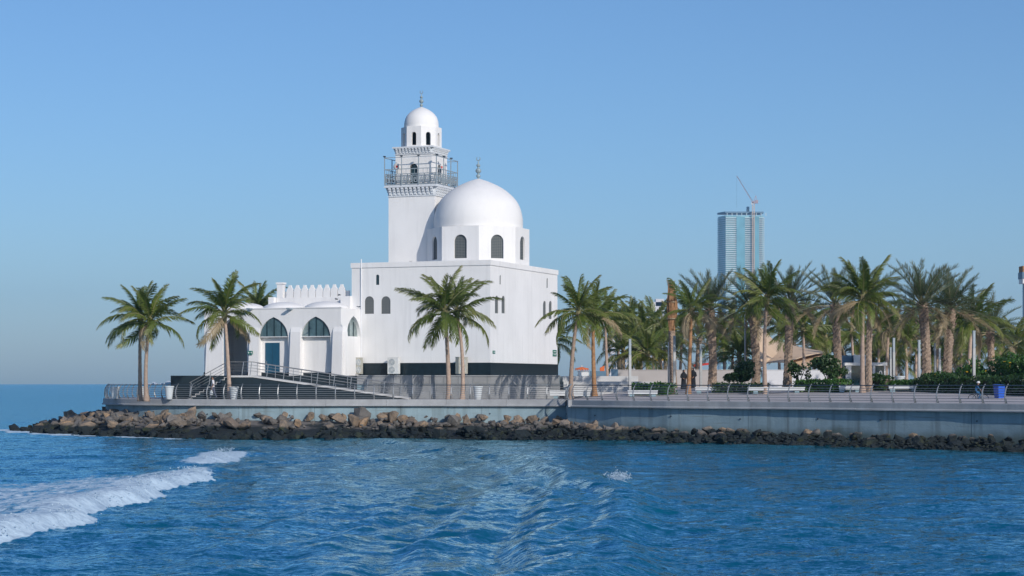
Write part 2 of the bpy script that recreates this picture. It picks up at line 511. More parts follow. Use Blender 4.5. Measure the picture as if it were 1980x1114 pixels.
    fa = N(t, 'ShaderNodeAttribute', attribute_name='foam')
    n1 = noise_tex(t, 1.0, 6, sc3=(.9, .45, 1), rough=.7)
    n2 = noise_tex(t, 1.0, 5, sc3=(3.5, 1.8, 1), rough=.7)
    nn = N(t, 'ShaderNodeMath', operation='ADD'); t.links.new(n1, nn.inputs[0]); t.links.new(n2, nn.inputs[1])
    th = N(t, 'ShaderNodeMath', operation='MULTIPLY_ADD'); th.inputs[1].default_value = .5; t.links.new(nn.outputs[0], th.inputs[0])
    t.links.new(fa.outputs['Fac'], th.inputs[2])
    mask = ramp(t, th.outputs[0], .86, 1.18)
    mm = N(t, 'ShaderNodeMath', operation='MULTIPLY'); t.links.new(mask, mm.inputs[0])
    t.links.new(ramp(t, fa.outputs['Fac'], .02, .2), mm.inputs[1])
    deep = mix(t, ramp(t, noise_tex(t, .05, 3), .35, .7), (.001, .084, .165), (.001, .098, .165))
    deep = mix(t, ramp(t, fa.outputs['Fac'], .05, .7, (0, 0, 0), (.5, .5, .5)), deep, (.02, .22, .42))
    sa = N(t, 'ShaderNodeAttribute', attribute_name='shore')
    deep = mix(t, sa.outputs['Fac'], deep, (.004, .10, .12))
    t.links.new(mix(t, mm.outputs[0], deep, (.50, .63, .74)), b.inputs['Base Color'])
    t.links.new(ramp(t, mm.outputs[0], 0, 1, (.10,) * 3, (.75,) * 3), b.inputs['Roughness'])
    b.inputs['IOR'].default_value = 1.33
    b.inputs['Specular Tint'].default_value = (.55, .86, 1, 1)
    # wind ripples: slopes of several sizes added to the surface normal
    ge = N(t, 'ShaderNodeNewGeometry')
    acc = ge.outputs['Normal']
    sl = N(t, 'ShaderNodeAttribute', attribute_name='slick')
    cal = N(t, 'ShaderNodeMath', operation='MULTIPLY_ADD'); cal.inputs[1].default_value = -.55; cal.inputs[2].default_value = 1.0; t.links.new(sl.outputs['Fac'], cal.inputs[0])
    for sc3, amp, det in (((.35, .6, 1), .16, 2), ((1.5, 2.4, 1), .34, 3), ((4.6, 7.5, 1), .42, 2), ((11.0, 17.0, 1), .36, 1)):
        mp = N(t, 'ShaderNodeMapping'); mp.inputs['Scale'].default_value = sc3; t.links.new(tc.outputs['Object'], mp.inputs[0])
        nz = N(t, 'ShaderNodeTexNoise'); nz.inputs['Scale'].default_value = 1.0; nz.inputs['Detail'].default_value = det
        t.links.new(mp.outputs[0], nz.inputs['Vector'])
        sb = N(t, 'ShaderNodeVectorMath', operation='SUBTRACT'); sb.inputs[1].default_value = (.5, .5, .5); t.links.new(nz.outputs['Color'], sb.inputs[0])
        ml = N(t, 'ShaderNodeVectorMath', operation='MULTIPLY'); ml.inputs[1].default_value = (amp * 1.0, amp * 1.6, 0); t.links.new(sb.outputs[0], ml.inputs[0])
        sk = N(t, 'ShaderNodeVectorMath', operation='SCALE'); t.links.new(ml.outputs[0], sk.inputs[0]); t.links.new(cal.outputs[0], sk.inputs['Scale'])
        ad = N(t, 'ShaderNodeVectorMath', operation='ADD'); t.links.new(acc, ad.inputs[0]); t.links.new(sk.outputs[0], ad.inputs[1])
        acc = ad.outputs[0]
    nm = N(t, 'ShaderNodeVectorMath', operation='NORMALIZE'); t.links.new(acc, nm.inputs[0])
    t.links.new(nm.outputs[0], b.inputs['Normal'])
    # body colour of deep water under a Fresnel-weighted, slightly blue reflection
    b.inputs['Specular IOR Level'].default_value = 0.0
    gl = N(t, 'ShaderNodeBsdfGlossy'); gl.inputs['Color'].default_value = (.52, .83, 1.0, 1); gl.inputs['Roughness'].default_value = .09
    t.links.new(nm.outputs[0], gl.inputs['Normal'])
    fr = N(t, 'ShaderNodeFresnel'); fr.inputs['IOR'].default_value = 1.33; t.links.new(nm.outputs[0], fr.inputs['Normal'])
    inv = N(t, 'ShaderNodeMath', operation='MULTIPLY_ADD'); inv.inputs[1].default_value = -.92; inv.inputs[2].default_value = 1.0; t.links.new(mm.outputs[0], inv.inputs[0])
    fm_ = N(t, 'ShaderNodeMath', operation='MULTIPLY'); t.links.new(fr.outputs[0], fm_.inputs[0]); t.links.new(inv.outputs[0], fm_.inputs[1])
    mx = N(t, 'ShaderNodeMixShader'); t.links.new(fm_.outputs[0], mx.inputs[0]); t.links.new(b.outputs[0], mx.inputs[1]); t.links.new(gl.outputs[0], mx.inputs[2])
    t.links.new(mx.outputs[0], out.inputs['Surface'])
    me.materials.append(m)
    o = link('sea', me); tag(o, kind='structure')
    # spray and tumbling white water on the breaking crest
    rs = random.Random(9); mb = MB()
    ico = [(0, 0, 1), (.9, 0, .3), (.2, .9, .3), (-.8, .5, .3), (-.7, -.6, .3), (.3, -.9, .3), (0, 0, -.6)]
    icf = [(0, 1, 2), (0, 2, 3), (0, 3, 4), (0, 4, 5), (0, 5, 1), (6, 2, 1), (6, 3, 2), (6, 4, 3), (6, 5, 4), (6, 1, 5)]
    def blob(x, yv, z, r):
        rz = rs.random() * 6; c, s_ = math.cos(rz), math.sin(rz)
        k = (rs.uniform(.7, 1.4), rs.uniform(.8, 2.0), rs.uniform(.6, 1.3))
        mb.add([(x + r * (v[0] * c - v[1] * s_) * k[0], yv + r * (v[0] * s_ + v[1] * c) * k[1], z + r * v[2] * k[2]) for v in ico], icf)
    for i in range(1500):
        yv = rs.uniform(34, 86); xb = float(np.interp(yv, by, bx)) + .35 * math.sin(yv * .5) + .2 * math.sin(yv * 1.3)
        off = rs.gauss(.05, .38)
        h = .40 * (math.exp(-(off / .55) ** 2) if off > 0 else math.exp(-(off / 2.6) ** 2)) * min(1, max(.2, (88 - yv) / 6))
        lift = .10 * rs.random() ** 3 + (.06 * noise.noise((yv * .7, 3, 0)) if off < .2 else 0)
        blob(xb + off, yv, h + lift, rs.uniform(.010, .036))
    for i in range(500):
        yv = rs.uniform(95, 109)
        xb = -14.9 + .3 * math.sin(yv * .4); off = rs.gauss(0, .5)
        blob(xb + off, yv, .30 * math.exp(-(off / .7) ** 2) + .15 * rs.random() ** 3, rs.uniform(.010, .036))
    for i in range(500):
        x = 4.0 + rs.gauss(0, .2); yv = 75.5 + rs.gauss(0, .7)
        blob(x, yv, .28 + abs(rs.gauss(0, .10)), rs.uniform(.012, .032))
    fm = pmat('white_water', (.48, .60, .70), .8, .1, 3)
    f = mb.build('breaking_wave_foam', fm); tag(f, 'white tumbling foam on the breaking wave crests', 'foam', kind='stuff')
build_sea()

# ------------------------------------------------------------------ land, deck, sea wall
def offs(line, d):
    """offset a polyline outwards (to the camera side)"""
    out = []
    for i, p in enumerate(line):
        a = Vector(line[max(i - 1, 0)]); b = Vector(line[min(i + 1, len(line) - 1)])
        t = (b - a).normalized(); n = Vector((t.y, -t.x))
        out.append((p[0] + n.x * d, p[1] + n.y * d))
    return out

def build_land():
    # promenade floor (left head flat, right side rising gently inland)
    back_l = [(x, 190.0) for x, _ in EDGE_L]
    mb = MB()
    # left head : fan polygon
    pts = [(x, y, DECK) for x, y in offs(EDGE_L, -.02)] + [(3.95, 186, DECK), (-16, 184, DECK)]
    mb.poly(pts)
    fl = mb.build('deck', M['deck']); tag(fl, kind='structure')
    mb = MB()
    xs = np.linspace(4.0, 110, 107); ds = [0, .5, 1, 2, 4, 7, 10, 14, 18, 22, 27, 34, 45, 65, 100, 160, 240]
    vs = []; fs = []
    for x in xs:
        ye = yedge(x) if x < 52 else 87 - (x - 52) * 1.0
        for d in ds:
            y = ye + .02 + d
            vs.append((x, y, DECK + .034 * max(0, min(26, d - 1)) * min(1, (x - 4) / 4)))
    n = len(ds)
    for i in range(len(xs) - 1):
        for j in range(n - 1):
            fs.append((i * n + j, (i + 1) * n + j, (i + 1) * n + j + 1, i * n + j + 1))
    mb.add(vs, fs)
    g = mb.build('ground', M['deck'], smooth=True); tag(g, kind='structure')
    # edge slab in panels
    slab = thing('promenade_edge', 'grey concrete slab edge running along the top of the sea wall', 'slab')
    sm = bpy.data.objects['promenade_edge']; sm['kind'] = 'structure'
    def run(line, step):
        L = [Vector(p) for p in line]
        acc = [0]
        for a, b in zip(L[:-1], L[1:]): acc.append(acc[-1] + (b - a).length)
        def at(s):
            k = min(max(np.searchsorted(acc, s) - 1, 0), len(L) - 2)
            u = (s - acc[k]) / (acc[k + 1] - acc[k]); t = (L[k + 1] - L[k]).normalized()
            return L[k].lerp(L[k + 1], u), Vector((t.y, -t.x))
        s = 0
        npan = max(1, round(acc[-1] / step)); st = acc[-1] / npan
        for i in range(npan):
            mb = MB(); q = 6
            dz = random.Random(i + int(acc[-1])).uniform(-.008, .008)
            prof = [(.30, DECK + .012), (.32, DECK - .02), (.32, DECK - .34 + dz), (.40, DECK - .40 + dz), (.40, DECK - .47 + dz), (-.8, DECK - .47 + dz), (-.8, DECK + .012)]
            rows = []
            for k in range(q + 1):
                sg = s + st * (k / q) * .9965 + .004
                p, nn = at(min(sg, acc[-1]))
                rows.append([(p.x + nn.x * o, p.y + nn.y * o, z) for o, z in prof])
            m_ = len(prof); vs = [v for r in rows for v in r]; fs = []
            for k in range(q):
                for j in range(m_):
                    j2 = (j + 1) % m_
                    fs.append((k * m_ + j, k * m_ + j2, (k + 1) * m_ + j2, (k + 1) * m_ + j))
            fs.append(tuple(range(m_))); fs.append(tuple(q * m_ + j for j in range(m_ - 1, -1, -1)))
            mb.add(vs, fs)
            mb.build('edge_panel', M['slab'], slab, merge=True)
            s += st
    run(EDGE_L, 4.3); run(EDGE_R, 4.0)
    # return of the slab where the quay steps out
    mb = MB(); mb.box(3.97, 142.3, DECK - .465, 4.9, 146.9, DECK + .009); mb.build('edge_panel', M['slab'], slab)
    # sea wall below: cast panels with open joints in front of a backing
    def wall(line, off, top=DECK - .3):
        ln = offs(line, off); mb = MB(); vs = []; fs = []
        for x, y in ln: vs += [(x, y, top), (x, y, 1.2), (x, y, -1.5)]
        for i in range(len(ln) - 1):
            for k in range(2): fs.append((i * 3 + k, i * 3 + k + 1, (i + 1) * 3 + k + 1, (i + 1) * 3 + k))
        mb.add(vs, fs); return mb
    lines = (EDGE_L, [(4.02, 148.0), (4.04, 142.9)] + EDGE_R[1:])
    w = wall(lines[0], -.03); w2 = wall(lines[1], -.03)
    w.add(w2.v, w2.f)
    root = w.build('sea_wall', M['soil']); tag(root, 'bluish grey concrete sea wall above the boulders', 'wall', kind='structure')
    rs = random.Random(5)
    for ln in lines:
        L = [Vector(p) for p in offs(ln, .07)]; acc = [0]
        for a_, b_ in zip(L[:-1], L[1:]): acc.append(acc[-1] + (b_ - a_).length)
        def at(s):
            k = min(max(int(np.searchsorted(acc, s)) - 1, 0), len(L) - 2)
            return L[k].lerp(L[k + 1], (s - acc[k]) / (acc[k + 1] - acc[k]))
        cuts = [0]
        if ln is lines[1]: cuts.append(acc[1])
        while cuts[-1] < acc[-1] - 1: cuts.append(min(acc[-1], cuts[-1] + rs.uniform(5.2, 6.4)))
        for c0, c1 in zip(cuts[:-1], cuts[1:]):
            q = 5; mb = MB(); vs = []; fs = []
            pr = rs.uniform(-.006, .006)
            for k in range(q + 1):
                p = at(c0 + .012 + (c1 - c0 - .024) * k / q)
                for z in (DECK - .42, 1.9, 1.2, .5, -1.4): vs.append((p.x, p.y + pr, z))
            for k in range(q):
                for j in range(4): fs.append((k * 5 + j, k * 5 + j + 1, (k + 1) * 5 + j + 1, (k + 1) * 5 + j))
            mb.add(vs, fs); o = mb.build('wall_panel', M['seawall'], root)
            sd = o.modifiers.new('thickness', 'SOLIDIFY'); sd.thickness = .08; sd.offset = 0
        s_ = 3.0
        while s_ < acc[-1] - 2:                      # weep holes with a short pipe
            p = at(s_); d = (at(s_ + .2) - at(s_ - .2)).normalized(); nn = Vector((d.y, -d.x))
            mb = MB(); z = 1.55 + rs.uniform(-.1, .1)
            mb.tube([(p.x - nn.x * .05, p.y - nn.y * .05, z), (p.x + nn.x * .09, p.y + nn.y * .09, z - .02)], .055, 8); mb.build('weep_pipe', M['darksteel'], root)
            s_ += rs.uniform(4.5, 7.5)
build_land()

# ------------------------------------------------------------------ rock revetment
def build_rocks():
    ST = [((-24, 176), 1.5, (-28, 186)), ((-30.2, 170), 1.75, (-41, 177)), ((-32.2, 163), 1.95, (-41.5, 165.5)), ((-31.3, 157.5), 1.95, (-36.5, 153)),
          ((-28.3, 153.4), 1.95, (-30, 144)), ((-23, 150.2), 1.9, (-23.5, 139)), ((-13.3, 148.4), 1.72, (-13.6, 136.3)), ((-3, 148.1), 1.6, (-3.1, 136.1)),
          ((3.9, 146.9), 1.42, (3.8, 133.7)), ((4.7, 142.9), 1.15, (7.1, 131.4)), ((10.7, 135.5), .85, (13.1, 124.8)), ((17, 130.1), .72, (18.7, 119.8)),
          ((22.9, 124.1), .62, (23.9, 115.2)), ((27.2, 119.7), .60, (28.2, 110.5)), ((41, 102.8), .6, (39, 95)), ((52, 87.3), .6, (50, 79))]
    def at(s, f):
        s = max(0, min(len(ST) - 1.0001, s)); k = int(s); u = s - k
        a, b = ST[k], ST[k + 1]
        wx = a[0][0] * (1 - u) + b[0][0] * u; wy = a[0][1] * (1 - u) + b[0][1] * u
        c = (a[1] * (1 - u) + b[1] * u) * .82
        vx = a[2][0] * (1 - u) + b[2][0] * u; vy = a[2][1] * (1 - u) + b[2][1] * u
        z = c * (1 - f ** 1.25) - .18 * f
        return Vector((wx + (vx - wx) * f, wy + (vy - wy) * f, z))
    mb = MB(); ns, nf = 90, 9; vs = []; fs = []
    for i in range(ns + 1):
        for j in range(nf + 1):
            p = at(i / ns * (len(ST) - 1), j / nf * 1.12); p.z -= .32
            vs.append(p)
    for i in range(ns):
        for j in range(nf):
            a = i * (nf + 1) + j; fs.append((a, a + 1, a + nf + 2, a + nf + 1))
    mb.add(vs, fs)
    root = mb.build('rock_revetment', M['rock'])
    tag(root, 'slope of dumped boulders at the foot of the sea wall', 'rocks', kind='structure')
    rs = random.Random(31)
    meshes = []
    for k in range(14):
        bm = bmesh.new()
        st = (rs.uniform(.8, 1.15), rs.uniform(.7, 1.0), rs.uniform(.55, .85))
        for i in range(13):
            v = Vector((rs.gauss(0, 1), rs.gauss(0, 1), rs.gauss(0, 1))).normalized() * rs.uniform(.82, 1.0)
            bm.verts.new((v.x * st[0], v.y * st[1], v.z * st[2]))
        bmesh.ops.convex_hull(bm, input=bm.verts)
        for v in [v for v in bm.verts if not v.link_faces]: bm.verts.remove(v)
        bmesh.ops.subdivide_edges(bm, edges=bm.edges, cuts=1, use_grid_fill=True, smooth=.12)
        bmesh.ops.triangulate(bm, faces=bm.faces)
        sd = rs.random() * 50
        for v in bm.verts:
            v.co *= 1 + .22 * noise.noise(v.co * 1.5 + Vector((sd, 0, 0)))
        me = bpy.data.meshes.new('rock'); bm.to_mesh(me); bm.free()
        me.materials.append(M['rock'])
        me.polygons.foreach_set('use_smooth', [False] * len(me.polygons))
        meshes.append(me)
    items = []
    def put(s, f, r, dz=0): items.append((s, f, r, dz))
    # the handful that stand out at the top of the slope
    def station_for_x(x, f):
        return min(np.linspace(0, 15, 601), key=lambda s: abs(at(s, f).x / at(s, f).y - x))
    for px, f, r in ((695, .10, 1.05), (757, .06, .78), (742, .1, .6), (880, .08, .55), (930, .05, .55), (980, .1, .6), (1005, .06, .55), (1030, .12, .75), (1150, .12, .75),
                     (285, .1, .55), (318, .06, .6), (352, .08, .55), (255, .1, .5), (500, .08, .5), (550, .06, .6), (600, .1, .6), (625, .14, .55), (1560, .1, .7), (1655, .1, .6), (1765, .08, .6),
                     (1430, .1, .6), (1480, .12, .7), (1370, .1, .6), (1600, .12, .6), (1700, .1, .55), (1840, .12, .6), (1900, .1, .5), (1950, .1, .6), (220, .05, .6)):
        put(station_for_x((px - HX) / FPX, f), f, r * .86, .10)
    n = 0
    for i in range(1250):
        s = rs.uniform(.6, 13.8); f = rs.random() ** .9 * .93
        r = min(.8, max(.16, rs.lognormvariate(math.log(.32), .50)))
        if s > 10: r *= .85
        if s > 9.5 and f < .06: f += .06
        put(s, f, r, rs.uniform(-.1, .12))
    items.sort(key=lambda q: -q[2])
    small = MB()
    for i, (s, f, r, dz) in enumerate(items):
        p = at(s, f); p.z += dz * r * 1.5
        rot = Euler((rs.uniform(-.6, .6), rs.uniform(-.6, .6), rs.uniform(0, 6.28)))
        me = meshes[rs.randrange(14)]
        sc3 = (r * rs.uniform(.85, 1.25), r * rs.uniform(.8, 1.1), r * rs.uniform(.8, 1.15))
        if i < 300:
            o = link('rock', me, root); o.location = p; o.rotation_euler = rot; o.scale = sc3
        else:
            Mx = Matrix.Translation(p) @ rot.to_matrix().to_4x4() @ Matrix.Diagonal((*sc3, 1))
            small.add([Mx @ v.co for v in me.vertices], [tuple(q.vertices) for q in me.polygons])
    for i in range(900):     # pale pebbles and broken shell between the boulders
        s = rs.uniform(6, 13.8); f = rs.uniform(.35, .95); p = at(s, f); r = rs.uniform(.06, .17)
        Mx = Matrix.Translation(p + Vector((0, 0, rs.uniform(.0, .25)))) @ Matrix.Diagonal((r * 1.4, r, r * .8, 1))
        me = meshes[i % 3]
        small.add([Mx @ v.co for v in me.vertices], [tuple(q.vertices) for q in me.polygons])
    o = small.build('small_rocks', M['rock'], root); o['kind'] = 'stuff'
build_rocks()

# ------------------------------------------------------------------ promenade railing
def build_railing():
    root = thing('promenade_railing', 'long steel railing with curved posts along the promenade edge', 'railing', (0, 0, DECK))
    prof = [(.02, 0), (.09, .18), (.13, .42), (.10, .68), (.02, .90), (-.10, 1.06), (-.20, 1.16)]
    # post mesh: outward is -Y
    mb = MB()
    mb.tube([(0, -o, z) for o, z in prof], [.045, .045, .042, .04, .036, .032, .026], 6)
    mb.box(-.09, -.1, 0.0, .09, .09, .03)
    mb.beam((-.05, 0.02, 0.02), (-.05, -.10, .30), .03); mb.beam((.05, 0.02, 0.02), (.05, -.10, .30), .03)
    pm = bpy.data.meshes.new('post'); pm.from_pydata(mb.v, [], mb.f); pm.materials.append(M['steel'])
    hs = [(.13, .055, .018), (.29, .11, .016), (.45, .13, .016), (.60, .115, .016), (.75, .075, .016), (.89, .025, .016), (1.07, -.10, .034)]
    lines = [offs(EDGE_L, .10), [(4.02, 146.55), (4.05, 143.2)], offs(EDGE_R, .10)[0:]]
    spac = [1.42, 1.3, 1.58]
    for li, ln in enumerate(lines):
        L = [Vector(p) for p in ln]; acc = [0]
        for a, b in zip(L[:-1], L[1:]): acc.append(acc[-1] + (b - a).length)
        n = max(2, round(acc[-1] / spac[li]))
        for i in range(n + 1):
            s = acc[-1] * i / n
            k = min(max(int(np.searchsorted(acc, s)) - 1, 0), len(L) - 2)
            u = (s - acc[k]) / (acc[k + 1] - acc[k]); p = L[k].lerp(L[k + 1], u); t = (L[k + 1] - L[k]).normalized()
            o = link('post', pm, root); o.location = (p.x, p.y, 0.0); o.rotation_euler = (0, 0, math.atan2(t.y, t.x))
        for h, o_, r in hs:
            mb = MB(); pl = offs(ln, o_)
            mb.tube([(x, y, h) for x, y in pl], r, 5)
            mb.build('top_rail' if h > 1 else 'rail', M['darksteel'] if h > 1 else M['steel'], root, smooth=True)
build_railing()

# ------------------------------------------------------------------ terrace, ramp and stairs
POD = 4.42
YF = 155.0
def build_terrace():
    x0, xb, x1 = XP(330, YF), XP(690, YF), XP(1082, YF)
    mb = MB()
    mb.box(x0, YF, DECK - .3, xb, 181, POD)
    t = mb.build('terrace', M['plinth']); tag(t, kind='structure')
    mb = MB(); mb.box(xb + .003, YF + .06, DECK - .3, x1, 181.01, POD - .002)
    t2 = mb.build('terrace', M['concrete']); tag(t2, kind='structure')
    # stone cladding slabs on the grey part
    n, rows = 14, 3
    w = (x1 - xb) / n; h = (POD - .06 - DECK) / rows
    for r in range(rows):
        for i in range(n):
            mb = MB(); sh = .5 * w if r % 2 else 0
            a = xb + i * w + sh; b = min(a + w, x1 + .05)
            if b - a < .2: continue
            mb.box(a + .012, YF + .003, DECK + r * h + .01, b - .012, YF + .056, DECK + (r + 1) * h - .01)
            mb.build('stone_slab', M['stone'], t2)
    mb = MB(); mb.box(xb, YF - .06, POD - .055, x1 + .06, YF + 2, POD + .03); mb.build('coping', M['stone'], t2)
    # ramp going down to the right
    ya, yb = 151.9, 154.9
    xr0, xr1 = XP(492, 153), XP(785, 153)
    mb = MB()
    xl = XP(446, 153)
    mb.extr([(xl, ya, DECK - .05), (xr1, ya, DECK - .05), (xr1, ya, DECK + .02), (xr0, ya, POD - .14), (xl, ya, POD - .14)], (0, yb - ya, 0))
    rp = mb.build('ramp', M['plinth'], merge=True); tag(rp, kind='structure')
    mb = MB()
    for (xa, za, xbb, zb) in ((xl - .03, POD - .07, xr0, POD - .07), (xr0, POD - .07, xr1 + .3, DECK + .06)):
        mb.extr([(xa, ya - .08, za - .07), (xbb, ya - .08, zb - .07), (xbb, ya - .08, zb + .07), (xa, ya - .08, za + .07)], (0, yb - ya + .06, 0))
    mb.build('walking_surface', M['lightstone'], rp, merge=True)
    # stairs going down to the left
    st = thing('stairs', 'black stone stairs with pale zigzag nosing climbing to the terrace', 'stairs', (xl, ya, DECK)); st['kind'] = 'structure'
    nst = 10; run = .31; rise = (POD - DECK) / nst
    for i in range(nst):
        x = -.04 - (i + 1) * run; zt = (POD - DECK) - (i + 1) * rise
        mb = MB(); mb.box(x, .3, -.03, x + run - .002, yb - ya, zt); mb.build('step', M['plinth'], st)
        mb = MB(); mb.box(x - .03, .24, zt + .002, x + run - .033, yb - ya, zt + .05); mb.box(x + run - .032, .24, zt + .002, x + run + .012, .29, zt + rise - .01); mb.build('nosing', M['lightstone'], st)
    # handrails of ramp, landing and stairs
    root = thing('ramp_handrail', 'steel handrail following the ramp, landing and stairs up to the white arcade', 'handrail', (xl, ya, POD))
    X = lambda x: x - xl
    path = [(X(xl) - nst * run * .95, DECK - POD + .22), (X(xl) - .1, 0), (X(xr0), 0), (X(xr1) - .2, DECK - POD + .1)]
    for h, r in ((.34, .016), (.56, .016), (.78, .016), (1.02, .03)):
        mb = MB(); mb.tube([(x, 0, z + h) for x, z in path], r, 5)
        mb.build('top_rail' if h > 1 else 'rail', M['steel'], root)
    xs = [path[0][0], path[0][0] * .5, -.1, 1.0] + list(np.linspace(X(xr0) - .2, X(xr1) - .4, 10))
    for x in xs:
        z = float(np.interp(x, [p[0] for p in path], [p[1] for p in path]))
        mb = MB(); mb.beam((x, 0, z - .02), (x + .13, 0, z + 1.03), .055, .03, up=(0, 1, 0)); mb.build('post', M['steel'], root)
    # back handrail of the ramp
    root = thing('ramp_handrail', 'farther steel handrail on the inner side of the ramp, against the terrace wall', 'handrail', (xl, yb - .2, POD))
    p2 = [(X(xr0), 0), (X(xr1) - .2, DECK - POD + .1)]
    for h, r in ((.5, .014), (.95, .024)):
        mb = MB(); mb.tube([(x, 0, z + h) for x, z in p2], r, 5); mb.build('rail', M['steel'], root)
    for x in np.linspace(X(xr0), X(xr1) - .4, 9):
        z = float(np.interp(x, [p[0] for p in p2], [p[1] for p in p2]))
        mb = MB(); mb.beam((x, 0, z), (x, 0, z + .96), .04); mb.build('post', M['steel'], root)
    # low terrace steps to the right of the mosque
    mb = MB()
    xs0, xs1 = XP(1082, 158), XP(1190, 166)
    mb.box(xs0 + .3, 160.0, DECK - .2, xs1 + 1.5, 180, POD - .02)
    mb.box(xs0 + .3, 157.6, DECK - .2, xs1 + 2.6, 159.997, POD - .45)
    mb.box(xs0 + .3, 155.6, DECK - .2, xs1 + 3.4, 157.597, POD - .85)
    mb.box(xs0 + .3, 153.6, DECK - .2, xs1 + 1.4, 155.597, POD - 1.25)
    s = mb.build('terrace_steps', M['lightstone']); tag(s, kind='structure')
build_terrace()

# ------------------------------------------------------------------ the mosque
TH = R(21.0); CT, SN = math.cos(TH), math.sin(TH)
CX, CY = -1.78, 165.0
def LP(px, py, yl):
    dx = (px - HX) / FPX
    t = (yl + SN * CX + CT * CY) / (SN * dx + CT)
    return CT * (t * dx - CX) - SN * (t - CY), CAMZ + t * (HY - py) / FPX
def RP(px, py, xl):
    dx = (px - HX) / FPX
    # x' = CT*(t dx - CX) - SN*(t - CY) = xl
    t = (xl + CT * CX - SN * CY) / (CT * dx - SN)
    return SN * (t * dx - CX) + CT * (t - CY), CAMZ + t * (HY - py) / FPX
ARCH_S = [0, .125, .33, .54, .75, .9, 1.0]; ARCH_X = [1, .985, .925, .79, .55, .29, 0]
def arch(cx, z0, w, zs, zt, pointed=False, n=8):
    h = w / 2; pts = [(cx - h, z0), (cx + h, z0), (cx + h, zs)]
    up = zt - zs
    for k in range(1, 2 * n):
        a = k / (2 * n)
        if pointed:
            s = a * 2 if a <= .5 else (1 - a) * 2
            x = h * float(np.interp(s, ARCH_S, ARCH_X)); z = zs + up * s
            if a > .5: x = -x
        else:
            an = math.pi * a; x = h * math.cos(an); z = zs + up * math.sin(an)
        pts.append((cx + x, z))
    pts.append((cx - h, zs))
    return pts

